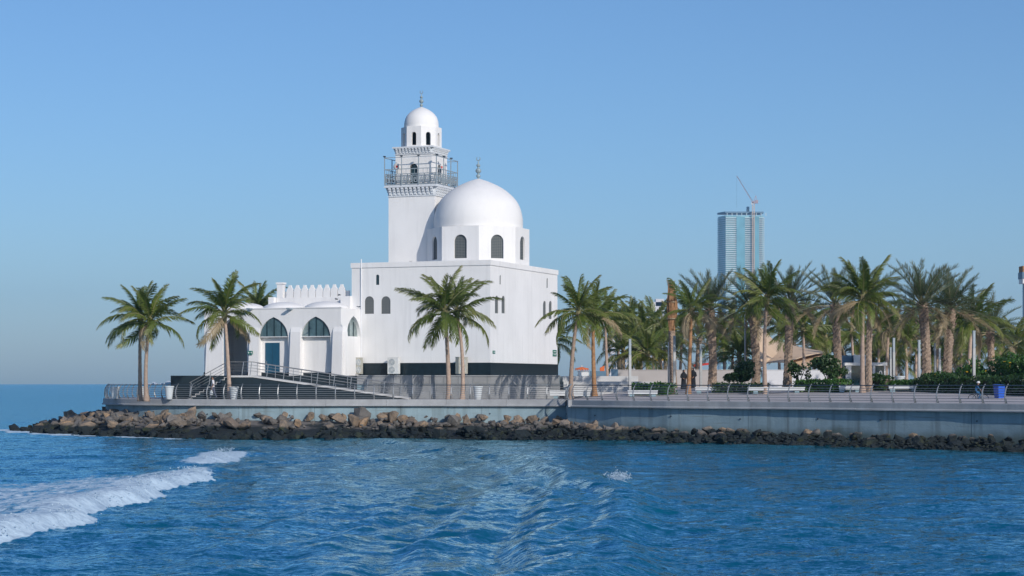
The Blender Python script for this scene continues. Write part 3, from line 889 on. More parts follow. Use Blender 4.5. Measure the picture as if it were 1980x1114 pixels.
def build_mosque():
    root = thing('mosque', 'white waterfront mosque with a big dome, square minaret and arched wing', 'mosque', (CX, CY, POD), -TH)
    D = (0, 0, -POD)
    def part(mb, name, m, parent=None, **kw):
        o = mb.build(name, m, parent or root, **kw)
        if parent is None or parent is root: o.location = D
        return o
    L, W, ZR = 12.52, 16.3, 13.93
    UX, UY = Vector((1, 0, 0)), Vector((0, 1, 0))
    zpar = ZR - .42
    # ---- prayer hall
    hall = MB()
    lholes = []; rholes = []; panes = []
    for px, w, y0, y1 in ((730, .30, 551, 531), (714, .84, 607, 573), (746, .84, 607, 573)):
        x, z0 = LP(px, y0, 0); _, z1 = LP(px, y1, 0)
        h = arch(x, z0, w, z1 - w / 2, z1); lholes.append(h); panes.append(('L', h))
    for px, w, y0, y1 in ((967.5, .30, 550, 532), (960.5, .80, 606, 572), (973.3, .80, 606, 572), (1058.3, .34, 557, 538), (1053, .80, 617, 582), (1064.3, .80, 617, 582)):
        y, z0 = RP(px, y0, 0); _, z1 = RP(px, y1, 0)
        h = arch(y, z0, w, z1 - w / 2, z1); rholes.append(h); panes.append(('R', h))
    hall.panel((0, 0, 0), UX, (0, -1, 0), [(-L, POD), (0, POD), (0, zpar), (-L, zpar)], lholes, .06)
    hall.panel((0, 0, 0), UY, (1, 0, 0), [(0, POD), (W, POD), (W, zpar), (0, zpar)], rholes, .06)
    hall.poly([(-L, 0, POD), (-L, W, POD), (-L, W, zpar), (-L, 0, zpar)])
    hall.poly([(-L, W, POD), (0, W, POD), (0, W, zpar), (-L, W, zpar)])
    hall.poly([(-L, 0, zpar - .1), (0, 0, zpar - .1), (0, W, zpar - .1), (-L, W, zpar - .1)])
    part(hall, 'wall', M['plaster'])
    pr = MB()
    for a, b, c, d in ((-L - .07, -.07, .07, .28), (-L - .07, W - .28, .07, W + .07), (-L - .07, .2801, -L + .28, W - .2801), (-.28, .2801, .07, W - .2801)):
        pr.box(a, b, zpar + .001, c, d, ZR)
    part(pr, 'parapet', M['plaster'])
    for face, h in panes:
        mb = MB()
        if face == 'L': mb.poly([(x, .055, z) for x, z in h])
        else: mb.poly([(-.055, y, z) for y, z in h])
        part(mb, 'window', M['lattice'] if max(q[0] for q in h) - min(q[0] for q in h) > .5 else M['dark'])
    pl = MB(); zt = 5.52
    pl.box(-L - .05, -.05, POD - .05, .05, W + .05, zt)
    part(pl, 'plinth', M['plinth'])
    pc = MB(); pc.box(-.14, -.22, POD + 2.2, -.08, .02, POD + 2.26)  # small conduit stub
    # drain pipe on the left face
    x, z0 = LP(699, 506, 0); _, z1 = LP(699, 560, 0)
    mb = MB(); mb.tube([(x, -.06, z0 + .2), (x, -.06, zt + .1)], .05, 6); part(mb, 'drain_pipe', M['trim'])
    # ---- drum and dome
    dx, dy, Rr = -4.5, 8.56, 4.42
    z0, z1 = ZR - .6, 17.15
    drum = MB()
    ap = Rr * math.cos(R(22.5)); fl = 2 * Rr * math.sin(R(22.5))
    dpan = []
    for k in range(8):
        a = R(45 * k)
        nrm = Vector((math.cos(a), math.sin(a), 0)); u = Vector((-math.sin(a), math.cos(a), 0))
        o = Vector((dx, dy, 0)) + nrm * ap
        hw = arch(0, 14.42, 1.16, 15.85, 16.43)
        drum.panel(o, u, nrm, [(-fl / 2, z0), (fl / 2, z0), (fl / 2, z1), (-fl / 2, z1)], [hw], .16)
        dpan.append([o + u * p[0] + Vector((0, 0, p[1])) - nrm * .15 for p in hw])
    drum.poly([(dx + Rr * math.cos(R(22.5 + 45 * k)), dy + Rr * math.sin(R(22.5 + 45 * k)), z1) for k in range(8)])
    dr = part(drum, 'drum', M['plaster'])
    for p in dpan:
        part(MB().poly(p), 'window', M['lattice'], dr)
    hd = 21.55 - z1; rd = 3.86
    prof = [(1.0, 0), (1.0, .17), (.985, .27), (.955, .38), (.90, .50), (.82, .60), (.72, .69), (.60, .775), (.47, .845), (.34, .90), (.21, .948), (.10, .98), (.03, 1.0)]
    # smooth profile by subdivision
    def dense(pr, n=4):
        out = []
        P0 = [Vector((a, b, 0)) for a, b in pr]
        for i in range(len(P0) - 1):
            a = P0[max(i - 1, 0)]; b = P0[i]; c = P0[i + 1]; d = P0[min(i + 2, len(P0) - 1)]
            for k in range(n):
                t = k / n
                q = .5 * ((2 * b) + (c - a) * t + (2 * a - 5 * b + 4 * c - d) * t * t + (3 * b - a - 3 * c + d) * t ** 3)
                out.append((max(q.x, .001), q.y))
        out.append(pr[-1]); return out
    dm = MB().lathe([(r * rd, z1 - .02 + z * hd) for r, z in dense(prof)], 64, (dx, dy, 0))
    dome = part(dm, 'dome', M['dome'], smooth=True)
    def finial(cx, cy, zb, h, parent):
        s = h / 2.0
        pr = [(.10, 0), (.13, .06), (.07, .12), (.17, .24), (.20, .32), (.17, .42), (.08, .48), (.08, .54), (.22, .66), (.27, .78), (.22, .92), (.09, 1.02), (.07, 1.1), (.15, 1.18), (.18, 1.26), (.14, 1.36), (.06, 1.42), (.045, 1.62), (.01, 1.66)]
        mb = MB().lathe([(r * s, zb - .05 + z * s) for r, z in pr], 12, (cx, cy, 0))
        # crescent
        n = 12; o_, i_ = [], []
        for k in range(n + 1):
            a = R(120 + 300 * k / n)
            o_.append((cx + .20 * s * math.cos(a + R(0)), zb + s * (1.80 + .20 * math.sin(a))))
            i_.append((cx + .15 * s * math.cos(a), zb + s * (1.83 + .15 * math.sin(a))))
        for k in range(n):
            q = [o_[k], o_[k + 1], i_[k + 1], i_[k]]
            mb.extr([(p[0], cy - .025, p[1]) for p in q], (0, .05, 0))
        part(mb, 'finial', M['finial'], parent, smooth=False)
    finial(dx, dy, 21.5, 1.95, dome)
    # ---- minaret
    tx, ty = -10.26, 9.45
    def sq(mb, h, a, b): mb.box(tx - h, ty - h, a, tx + h, ty + h, b)
    S = 2.18
    sh = MB(); sh.panel((tx, ty, 0), UX, (0, -1, 0), [(0, 0)] * 0 + [(-S, POD), (S, POD), (S, 20.1), (-S, 20.1)], [arch(.05, 13.0, .95, 13.95, 14.42)], .3) if False else None
    hole = arch(LP(794, 500, ty - S)[0] - tx, 12.6, .95, 13.95, 14.45)
    sh.panel((tx, ty - S, 0), UX, (0, -1, 0), [(-S, POD), (S, POD), (S, 20.15), (-S, 20.15)], [hole], .3)
    for a, b in (((S, -S), (S, S)), ((S, S), (-S, S)), ((-S, S), (-S, -S))):
        sh.poly([(tx + a[0], ty + a[1], POD), (tx + b[0], ty + b[1], POD), (tx + b[0], ty + b[1], 20.15), (tx + a[0], ty + a[1], 20.15)])
    shaft = part(sh, 'minaret_shaft', M['plaster'])
    part(MB().poly([(tx + p[0], ty - S + .28, p[1]) for p in hole]), 'window', M['lattice'], shaft)
    # corbelled cornice below the balcony
    def cornice(h0, za, zb, out, n, name):
        mb = MB(); sq(mb, h0, za + .002, zb - .14); sq(mb, h0 + .07, za - .06, za)
        sq(mb, h0 + out, zb - .14, zb)
        c = part(mb, name, M['corbel'])
        cw = 2 * (h0 + .02) / n; hh = zb - .15 - za
        cm = MB()
        pr = [(0, hh), (-out * .92, hh), (-out * .92, hh * .78), (-out * .62, hh * .72), (-out * .62, hh * .48), (-out * .32, hh * .42), (-out * .32, hh * .16), (0, hh * .05)]
        cm.extr([(-cw * .26, y, z) for y, z in pr], (cw * .52, 0, 0))
        me = bpy.data.meshes.new('corbel'); me.from_pydata(cm.v, [], cm.f); me.materials.append(M['corbel'])
        for f in range(4):
            for i in range(n):
                p = -h0 + (i + .5) * 2 * h0 / n
                o = link('corbel', me, c)
                a = f * math.pi / 2
                o.location = (tx + p * math.cos(a) + h0 * math.sin(a), ty + p * math.sin(a) - h0 * math.cos(a), za)
                o.rotation_euler = (0, 0, a)
        return c
    cornice(S, 20.15, 21.02, .30, 11, 'cornice')
    B = S + .24
    bal = MB(); sq(bal, B - .02, 21.03, 21.12)
    bal = part(bal, 'balcony', M['corbel'])
    # fretwork panels
    zb, zt = 21.16, 22.05
    npan = 3; pw = 2 * B / npan
    fm = MB()
    def bar(x0, z0_, x1, z1_, th=.07):
        if abs(x1 - x0) > abs(z1_ - z0_): fm.box(min(x0, x1), -.02, z0_ - th / 2, max(x0, x1), .02, z0_ + th / 2)
        else: fm.box(x0 - th / 2, -.021, min(z0_, z1_), x0 + th / 2, .021, max(z0_, z1_))
    x0, x1 = .05, pw - .05; hh = zt - zb
    for z in (.0, hh): fm.box(0, -.03, z - .03, pw, .03, z + .03)
    cells = 3; cwid = (x1 - x0) / cells
    for c in range(cells):
        a = x0 + c * cwid; e = cwid / 6; g = hh / 6
        for k in range(7):                      # key pattern
            bar(a + k * e, .03, a + k * e, hh - .03, .03) if k in (0, 6) else None
        bar(a, g * 5, a + e * 4.6, g * 5); bar(a + e * 4.6, g * 1.2, a + e * 4.6, g * 5.05); bar(a + e * 1.4, g * 1.2, a + e * 4.6, g * 1.2)
        bar(a + e * 1.4, g * 1.2, a + e * 1.4, g * 3.8); bar(a + e * 1.4, g * 3.8, a + e * 3.2, g * 3.8); bar(a + e * 3.2, g * 2.4, a + e * 3.2, g * 3.8)
        bar(a + e * 5.3, .03, a + e * 5.3, hh - .03, .03)
    fm.box(0, -.03, hh + .40, pw, .03, hh + .46)       # hand rail above
    for k in range(5): fm.box(k * pw / 4 - .012 if k else 0, -.012, hh + .03, k * pw / 4 + .012, .012, hh + .40)
    me = bpy.data.meshes.new('fretwork_panel'); me.from_pydata(fm.v, [], fm.f); me.materials.append(M['fret'])
    pmb = MB(); pmb.box(-.032, -.032, 0, .032, .032, 2.42)
    pm = bpy.data.meshes.new('post'); pm.from_pydata(pmb.v, [], pmb.f); pm.materials.append(M['fret'])
    lm = MB(); lm.box(-.09, -.14, 0, .09, .07, .10); lm.box(-.03, -.03, -.06, .03, .03, 0)
    lme = bpy.data.meshes.new('floodlight'); lme.from_pydata(lm.v, [], lm.f); lme.materials.append(M['darksteel'])
    for f in range(4):
        a = f * math.pi / 2; ca, sa = math.cos(a), math.sin(a)
        for i in range(npan):
            p = -B + i * pw
            o = link('fretwork_panel', me, bal); o.location = (tx + p * ca + B * sa, ty + p * sa - B * ca, zb); o.rotation_euler = (0, 0, a)
            o = link('post', pm, bal); o.location = (tx + p * ca + (B + .05) * sa, ty + p * sa - (B + .05) * ca, 21.1); o.rotation_euler = (0, 0, a)
            if f < 2:
                o = link('floodlight', lme, bal); o.location = (tx + p * ca + (B + .05) * sa, ty + p * sa - (B + .05) * ca, 23.56); o.rotation_euler = (0, 0, a)
    mb = MB()
    for f in range(4):
        a = f * math.pi / 2; ca, sa = math.cos(a), math.sin(a); b = B + .05
        mb.beam((tx - b * ca + b * sa, ty - b * sa - b * ca, 23.5), (tx + b * ca + b * sa, ty + b * sa - b * ca, 23.5), .05)
    part(mb, 'top_bar', M['fret'], bal)
    # upper stage
    U = 1.72; up = MB(); uh = []
    hw = arch(.0, 21.12, .78, 22.6, 22.99)
    for f in range(4):
        a = f * math.pi / 2; ca, sa = math.cos(a), math.sin(a)
        nrm = Vector((sa, -ca, 0)); u = Vector((ca, sa, 0)); o = Vector((tx, ty, 0)) + nrm * U
        up.panel(o, u, nrm, [(-U, 21.1), (U, 21.1), (U, 23.9), (-U, 23.9)], [hw], .3)
        uh.append([o + u * p[0] + Vector((0, 0, p[1])) - nrm * .28 for p in hw])
    st = part(up, 'upper_stage', M['plaster'])
    for p in uh: part(MB().poly(p), 'doorway', M['glass'], st)
    cornice(U, 23.84, 24.48, .22, 11, 'upper_cornice')
    # lantern
    lan = MB(); Rl = 1.78; apl = Rl * math.cos(R(22.5)); fll = 2 * Rl * math.sin(R(22.5)); lp = []
    hw = arch(0, 24.62, .44, 25.55, 25.77)
    for k in range(8):
        a = R(45 * k); nrm = Vector((math.cos(a), math.sin(a), 0)); u = Vector((-math.sin(a), math.cos(a), 0)); o = Vector((tx, ty, 0)) + nrm * apl
        lan.panel(o, u, nrm, [(-fll / 2, 24.49), (fll / 2, 24.49), (fll / 2, 26.28), (-fll / 2, 26.28)], [hw], .18)
    lan.poly([(tx + Rl * math.cos(R(22.5 + 45 * k)), ty + Rl * math.sin(R(22.5 + 45 * k)), 26.28) for k in range(8)])
    la = part(lan, 'lantern', M['plaster'])
    ins = MB().lathe([(.95, 24.49), (.95, 26.2)], 12, (tx, ty, 0)); part(ins, 'core', M['dark'], la)
    hd2 = 28.15 - 26.27; rd2 = 1.52
    md = MB().lathe([(r * rd2, 26.26 + z * hd2) for r, z in dense(prof)], 48, (tx, ty, 0))
    mdo = part(md, 'minaret_dome', M['dome'], smooth=True)
    finial(tx, ty, 28.1, 1.5, mdo)
    # ---- arcade wing
    xr = -11.66; yf = -3.87; xl = LP(395, 700, yf)[0]; zr = 10.02
    ar = MB()
    zarch = LP(611, 612, yf)[1]; zspr = LP(611, 651, yf)[1] - .05
    bays = []
    for pa, pb in ((430, 478), (510, 557), (582, 639)):
        a = LP(pa, 700, yf)[0]; b = LP(pb, 700, yf)[0]; bays.append((a, b))
    c1 = bays[2]; wv = c1[1] - c1[0]
    bays[1] = (bays[1][1] - wv, bays[1][1]); bays[0] = (bays[0][1] - wv, bays[0][1])
    holes = [arch((a + b) / 2, POD + .001, b - a, zspr, zarch, True) for a, b in bays]
    outer = [(xl, POD - .01), (xr, POD - .01), (xr, zr), (xl, zr)]
    ar.panel((0, yf, 0), UX, (0, -1, 0), outer, holes, .5)
    ya, za = RP(670.5, 650, xr); yb2, zb2 = RP(697, 612, xr)
    yc = (ya + yb2) / 2
    rh = arch(yc, za, yb2 - ya, za + .02, zb2, True)
    ar.panel((xr, 0, 0), UY, (1, 0, 0), [(yf, POD - .01), (.0, POD - .01), (.0, zr), (yf, zr)], [rh], .3)
    lh = arch(yf + 2.2, POD + .002, 2.4, zspr, zarch, True)
    ar.panel((xl, 0, 0), UY, (-1, 0, 0), [(yf, POD - .01), (1.2, POD - .01), (1.2, zr), (yf, zr)], [lh], .4)
    ar.poly([(xl, yf, zr), (xr, yf, zr), (xr, 1.2, zr), (xl, 1.2, zr)])
    ar.poly([(xl, 1.2, POD), (xr, 1.2, POD), (xr, 1.2, zr), (xl, 1.2, zr)])
    arc = part(ar, 'arcade', M['plaster'])
    mb = MB(); mb.box(xl - .04, yf - .05, zr + .003, xr + .05, yf + .25, zr + .09); part(mb, 'cornice_ledge', M['plaster'], arc)
    # bay infill, glazing, door
    for i, (a, b) in enumerate(bays):
        cx = (a + b) / 2; w = b - a
        if i == 0:
            mb = MB(); mb.box(b + .1, yf + .51, POD, b + .3, 1.19, zr - .1)   # cross wall of the porch
            part(mb, 'porch_wall', M['plaster'], arc)
            h = arch(yf + 2.6, POD + .01, 1.7, 7.2, 8.7, True)
            part(MB().poly([(b + .09, y, z) for y, z in h]), 'inner_arch', M['dark'], arc)  # flat dark panel in place of the opening, its darkness painted
            continue
        zg = LP(611, 650, yf)[1]
        mb = MB(); mb.box(a - .05, yf + .46, POD, b + .05, yf + .62, zg + .3); part(mb, 'infill_wall', M['plaster'], arc)
        full = arch(cx, zg + .002, w + .02, zspr, zarch + .02, True) if zspr > zg else None
        top = [p for p in arch(cx, zspr, w, zspr, zarch, True)]
        # pane pieces between the mullions
        xs = np.linspace(a, b, 5)
        def topz(x):
            s = abs(x - cx) / (w / 2); s = min(s, 1)
            return zspr + (zarch - zspr) * float(np.interp(s, ARCH_X[::-1], ARCH_S[::-1]))
        for k in range(4):
            n = 5; pp = [(xs[k], zg), (xs[k + 1], zg)] + [(xs[k + 1] + (xs[k] - xs[k + 1]) * q / n, max(zg + .01, topz(xs[k + 1] + (xs[k] - xs[k + 1]) * q / n))) for q in range(n + 1)]
            mb = MB().poly([(x, yf + .16, z) for x, z in pp])
            part(mb, 'pane', M['curtain'] if (i == 2 and k == 0) else M['lunette'], arc)
        for k in (1, 2, 3):
            mb = MB(); mb.box(xs[k] - .035, yf + .11, zg + .003, xs[k] + .035, yf + .158, topz(xs[k])); part(mb, 'mullion', M['mullion'], arc)
        mb = MB(); mb.box(a + .004, yf + .06, zg - .06, b - .004, yf + .455, zg); part(mb, 'sill', M['plaster'], arc)
        if i == 1:
            xa, zt2 = LP(513.5, 663, yf + .46); xb3, _ = LP(541, 663, yf + .46)
            mb = MB(); mb.box(xa, yf + .41, POD + .02, xb3, yf + .455, zt2); dr_ = part(mb, 'door', M['door'], arc)
            mb = MB(); mb.box(xa + .12, yf + .37, POD + 1.0, xa + .16, yf + .408, POD + 1.25); part(mb, 'door_handle', M['steel'], arc)
            mb = MB(); mb.box((xa + xb3) / 2 - .008, yf + .402, POD + .03, (xa + xb3) / 2 + .008, yf + .409, zt2 - .02); part(mb, 'door_joint', M['mullion'], arc)
    for k, (q0, q1) in enumerate(((0, .34), (.34, .67), (.67, 1))):
        yy0 = ya + (yb2 - ya) * q0; yy1 = ya + (yb2 - ya) * q1
        pts = [p for p in rh if yy0 - 1e-4 <= p[0] <= yy1 + 1e-4]
    part(MB().poly([(xr - .28, y, z) for y, z in rh]), 'pane', M['curtain'], arc)
    for f in (.36, .68):
        y = ya + (yb2 - ya) * f
        mb = MB(); mb.box(xr - .275, y - .03, za, xr - .22, y + .03, zb2 - .5); part(mb, 'mullion', M['mullion'], arc)
    # battered piers in front of the arcade
    zp = LP(560, 634, yf)[1]
    for pa, pb in ((398, 429), (481, 499), (560, 579), (642, 660)):
        a = LP(pa, 700, yf - .3)[0]; b = LP(pb, 700, yf - .3)[0]
        mb = MB()
        vs = [(a - .04, yf - .36, POD - .02), (b + .04, yf - .36, POD - .02), (b + .04, yf - .003, POD - .02), (a - .04, yf - .003, POD - .02),
              (a, yf - .16, zp - .35), (b, yf - .16, zp - .35), (b, yf - .003, zp + .05), (a, yf - .003, zp + .05), (a, yf - .003, zp - .35), (b, yf - .003, zp - .35)]
        mb.add(vs, [(0, 1, 5, 4), (4, 5, 6, 7), (1, 2, 9, 5), (5, 9, 6), (3, 0, 4, 8), (8, 4, 7), (3, 2, 1, 0), (2, 3, 8, 7, 6, 9)])
        part(mb, 'pier', M['plaster'], arc)
    # corner pier on the return
    mb = MB()
    vs = [(xr + .003, yf - .05, POD - .02), (xr + .42, yf + .05, POD - .02), (xr + .42, yf + 1.0, POD - .02), (xr + .003, yf + 1.1, POD - .02),
          (xr + .003, yf + .0, zp + .1), (xr + .2, yf + .15, zp - .4), (xr + .2, yf + .85, zp - .4), (xr + .003, yf + 1.0, zp + .1)]
    mb.add(vs, [(0, 1, 5, 4), (1, 2, 6, 5), (2, 3, 7, 6), (4, 5, 6, 7), (3, 2, 1, 0), (0, 4, 7, 3)]); part(mb, 'pier', M['plaster'], arc)
    mb = MB()
    for (a, b) in ((xl - .03, bays[0][0]), (bays[0][1], bays[1][0]), (bays[1][1], bays[2][0]), (bays[2][1], xr + .04)):
        mb.box(a + .002, yf - .06, POD - .05, b - .002, yf + .3, POD + .34)
    for a, b in bays[1:]: mb.box(a, yf + .40, POD - .05, b, yf + .5, POD + .30)
    part(mb, 'plinth', M['plinth'], arc)
    # drain spouts
    for px in (563, 486):
        x, z = LP(px, 596, yf); mb = MB(); mb.box(x - .16, yf - .62, z - .12, x + .16, yf + .1, z + .0); part(mb, 'drain_spout', M['fret'], arc)
    # shallow roof domes over the bays
    for a, b in bays:
        cx = (a + b) / 2
        mb = MB().lathe([(1.85 * math.cos(R(k * 9)), zr + .64 * math.sin(R(k * 9))) for k in range(0, 10)] + [(.02, zr + .64)], 36, (cx, yf + 1.95, 0))
        part(mb, 'roof_dome', M['dome'], arc, smooth=True)
    # raised block behind with pierced crenellation
    yb0 = .6; xa = LP(541, 560, yb0)[0]; z11 = LP(600, 575, yb0)[1]; z12 = LP(600, 551, yb0)[1]
    mb = MB(); mb.box(xa - .3, yb0 - .05, zr + .002, -L - .002, 6, z11); up2 = part(mb, 'upper_wall', M['plaster'])
    n = 8; pit = (-L - .9 - (xa + .6)) / n
    hm = z12 - z11
    sil = [(-.46, 0), (.46, 0), (.46, .50), (.40, .53), (.40, .62), (.34, .70), (.24, .78), (.17, .88), (.14, 1.0), (-.14, 1.0), (-.17, .88), (-.24, .78), (-.34, .70), (-.40, .62), (-.40, .53), (-.46, .50)]
    for i in range(n):
        cx = xa + .6 + (i + .5) * pit
        mb = MB(); mb.extr([(cx + sx * pit * 1.0, yb0, z11 + .002 + sz * hm) for sx, sz in sil], (0, .22, 0)); part(mb, 'merlon', M['plaster'], up2)
    mb = MB(); mb.box(xa + .05, yb0 + .23, z11 + .003, -L - .6, yb0 + .34, z11 + hm * .5); part(mb, 'merlon_backing', M['plaster'], up2)
    mb = MB(); mb.box(xa - .25, yb0 - .06, z11 + .003, xa + .3, yb0 + .45, z12 + .1); mb.box(xa - .32, yb0 - .12, z12 + .1, xa + .37, yb0 + .5, z12 + .26); part(mb, 'corner_post', M['plaster'], up2)
    x5 = LP(526, 580, .3)[0]; mb = MB(); mb.box(x5 - .25, .1, zr, x5 + .25, .7, LP(526, 575, .3)[1]); part(mb, 'corner_post', M['plaster'], up2)
    mb = MB(); mb.box(-L - .9, -.3, zr + .004, -L - .004, .54, LP(665, 573, 0)[1]); part(mb, 'stub_wall', M['plaster'], up2)
    return root
build_mosque()

def mloc(x, y, z):   # mosque-local to world
    return Vector((CX + CT * x + SN * y, CY - SN * x + CT * y, z))

# ------------------------------------------------------------------ air conditioners, signs, loudspeakers on the mosque
def ac_unit(px, rz, label, two=True):
    x, _ = LP(px, 720, -.55)
    o = thing('air_conditioner', label, 'air conditioner', mloc(x, -.6, POD + .03), -TH + rz, 'air conditioners along the mosque wall')
    mb = MB(); mb.box(-.48, -.21, .16, .48, .21, 1.52); mb.box(-.50, -.22, 1.49, .50, .22, 1.54); mb.build('casing', M['ac_side'] if rz else M['white'], o)
    for s in (-.36, .36):
        mb = MB(); mb.box(s - .05, -.22, 0, s + .05, .22, .16); mb.build('foot', M['darksteel'], o)
    for z in (.50, 1.14):
        mb = MB()
        for r in (.28, .21, .14, .07):
            pts = [(-.08 + r * math.cos(2 * math.pi * k / 18), -.235, z + r * math.sin(2 * math.pi * k / 18)) for k in range(19)]
            mb.tube(pts, .012, 4)
        for k in range(6):
            a = k * math.pi / 3
            mb.beam((-.08, -.235, z), (-.08 + .29 * math.cos(a), -.235, z + .29 * math.sin(a)), .016)
        g = mb.build('fan_grille', M['white'], o)
        mb = MB().lathe([(.27, 0), (.27, .012)], 18); d = mb.build('fan_opening', M['fret'], g); d.rotation_euler = (R(90), 0, 0); d.location = (-.08, -.212, z)
    return o
ac_unit(762, 0, 'white air conditioner with two round fans facing the sea')
ac_unit(893, R(62), 'grey weathered air conditioner turned sideways behind the leaning palm trunk')
ac_unit(691, R(70), 'stained air conditioner turned sideways at the inner corner by the arcade')

def sign_on_left(px, py, yl, w, h, label, arrows):
    x, z = LP(px, py, yl)
    o = thing('wall_sign', label, 'sign', mloc(x, yl - .02, z), -TH, None)
    mb = MB(); mb.box(-w / 2, -.03, -h / 2, w / 2, .015, h / 2); mb.build('board', M['green_sign'], o)
    if arrows:
        mb = MB()
        for s in (-1, 1):
            mb.beam((s * .05, -.035, -.0), (s * w * .36, -.035, 0), .012, .05)
            mb.beam((s * w * .36, -.035, 0), (s * w * .26, -.035, .07), .012, .05); mb.beam((s * w * .36, -.035, 0), (s * w * .26, -.035, -.07), .012, .05)
        mb.build('white_marking', M['sign_white'], o)
sign_on_left(484, 682, -3.87 - .36, .46, .30, 'small green sign with white arrows on the arcade pier beside the blue door', True)
def sign_on_right(px, py, w, h, label, two):
    y, z = RP(px, py, 0)
    o = thing('wall_sign', label, 'sign', mloc(.02, y, z), -TH, None)
    mb = MB()
    if two:
        mb.box(-.015, -w / 2, .03, .03, w / 2, h / 2); mb.box(-.015, -w / 2, -h / 2, .03, w / 2, -.03)
    else: mb.box(-.015, -w / 2, -h / 2, .03, w / 2, h / 2)
    mb.build('board', M['green_sign'], o)
    mb = MB()
    for zz in ((h * .25, -h * .25) if two else (0,)):
        mb.box(.031, -w * .36, zz - .03, .04, -w * .05, zz + .03); mb.box(.031, w * .05, zz - .03, .04, w * .36, zz + .03)
    mb.build('white_marking', M['sign_white'], o)
sign_on_right(954.5, 681, .5, .24, 'tiny dark green plate on the sunlit mosque wall near its front corner', False)
sign_on_right(1072, 683, .95, .56, 'pair of green and white signs near the far end of the sunlit mosque wall', True)

def loudspeaker(lx, ly, z, rz, label):
    o = thing('loudspeaker', label, 'loudspeaker', mloc(lx, ly, z), -TH + rz, 'horn loudspeakers on the minaret')
    mb = MB().lathe([(.05, .34), (.07, .25), (.12, .12), (.22, .02), (.30, 0), (.30, -.02), (.05, .10)], 18)
    h = mb.build('horn', M['white'], o, smooth=True); h.rotation_euler = (R(-90), 0, 0)
    mb = MB().lathe([(.12, 0), (.12, .03)], 14); c = mb.build('driver', M['red'], o); c.rotation_euler = (R(-90), 0, 0); c.location = (0, .07, 0)
    mb = MB(); mb.beam((0, .2, -.05), (0, .2, -.6), .04); mb.build('bracket', M['darksteel'], o)
loudspeaker(-10.26 - 1.45, 9.45 - 2.1, 22.75, R(0), 'round horn loudspeaker at the left corner of the minaret balcony')
loudspeaker(-10.26 + 2.1, 9.45 - .2, 22.75, R(75), 'horn loudspeaker on the right side of the minaret balcony')

# ------------------------------------------------------------------ palms
def frond_mesh(kind, droop, seed, mat):
    rs = random.Random(seed)
    vs = []; fs = []; dry = []
    nseg = 10; pts = [Vector((0, 0, 0))]; tans = []
    curl = rs.choice((-1, 1)) * rs.uniform(.1, .5)
    for i in range(nseg):
        s = (i + .5) / nseg
        a = -droop * s ** 1.35
        t = Vector((math.cos(a), curl * s * s, math.sin(a))).normalized()
        pts.append(pts[-1] + t / nseg); tans.append(t)
    tans.append(tans[-1])
    def at(s):
        k = min(int(s * nseg), nseg - 1); u = s * nseg - k
        return pts[k].lerp(pts[k + 1], u), tans[k].lerp(tans[k + 1], u).normalized()
    # rachis (3-sided)
    for i, p in enumerate(pts):
        s = i / nseg; r = (.016 if kind == 'coco' else .012) * (1 - .85 * s) + .0015
        t = tans[i]; up = Vector((0, 1, 0)).cross(t) * -1
        for k in range(3):
            an = 2 * math.pi * k / 3 + math.pi / 2
            vs.append(p + Vector((0, 1, 0)) * r * math.cos(an) + up * r * math.sin(an)); dry.append(.35 + .2 * s if kind == 'coco' else .45)
    for i in range(nseg):
        for k in range(3):
            k2 = (k + 1) % 3; fs.append((i * 3 + k, i * 3 + k2, (i + 1) * 3 + k2, (i + 1) * 3 + k))
    n = 58 if kind == 'coco' else 60
    for side in (-1, 1):
        for j in range(n):
            s = (.16 if kind == 'coco' else .20) + (.84 if kind == 'coco' else .80) * (j + rs.random() * .6) / n
            if rs.random() < .05: continue
            b, t = at(min(s, .999)); up = t.cross(Vector((0, side, 0))) * side
            up = Vector((-t.z, 0, t.x))
            S = Vector((0, side, 0))
            if kind == 'coco':
                l = .245 * math.sin(math.pi * (.14 + .78 * s)) ** .6 * rs.uniform(.85, 1.12)
                al = R(28 + 38 * s + rs.uniform(-8, 8)); w = .023
                d1 = (S * math.cos(al) + t * math.sin(al) + up * rs.uniform(-.25, .12)).normalized()
                g = rs.uniform(.55, 1.15)
                d2 = (d1 * .75 + Vector((0, 0, -1)) * g).normalized()
                f1 = .45
            else:
                l = .165 * math.sin(math.pi * (.16 + .72 * s)) ** .5 * rs.uniform(.85, 1.15)
                al = R(38 + 30 * s + rs.uniform(-10, 10)); w = .0135
                d1 = (S * math.cos(al) + t * math.sin(al) + up * rs.choice((.5, .25, .05))).normalized()
                d2 = (d1 + Vector((0, 0, -.12))).normalized(); f1 = .55
            m_ = b + d1 * l * f1; tip = m_ + d2 * l * (1 - f1)
            o = len(vs); base_dry = max(0, s - .55) ** 1.6 * 1.5 * rs.uniform(.3, 1.2)
            vs += [b - t * w * .35, b + t * w * .35, m_ + t * w * .5, m_ - t * w * .5, tip]
            dry += [base_dry * .4] * 2 + [base_dry] * 2 + [min(1, base_dry * 1.5 + .25)]
            fs += [(o, o + 1, o + 2, o + 3), (o + 3, o + 2, o + 4)]
    me = bpy.data.meshes.new('frond')
    me.from_pydata([tuple(v) for v in vs], [], fs)
    me.materials.append(mat)
    at_ = me.attributes.new('dry', 'FLOAT', 'POINT')
    at_.data.foreach_set('value', np.array(dry, np.float32))
    return me
DROOPS = [.25, .6, 1.0, 1.45, 1.9]
FR = {}
for kd in ('coco', 'date'):
    for i, d in enumerate(DROOPS):
        dd = d if kd == 'coco' else d * .62
        FR[kd, i] = [frond_mesh(kd, dd, 100 * i + 7 * v + (0 if kd == 'coco' else 50), M[kd]) for v in range(2)]
        FR[kd + 'dry', i] = [frond_mesh(kd, dd * 1.2, 900 + i, M['dryleaf'])]

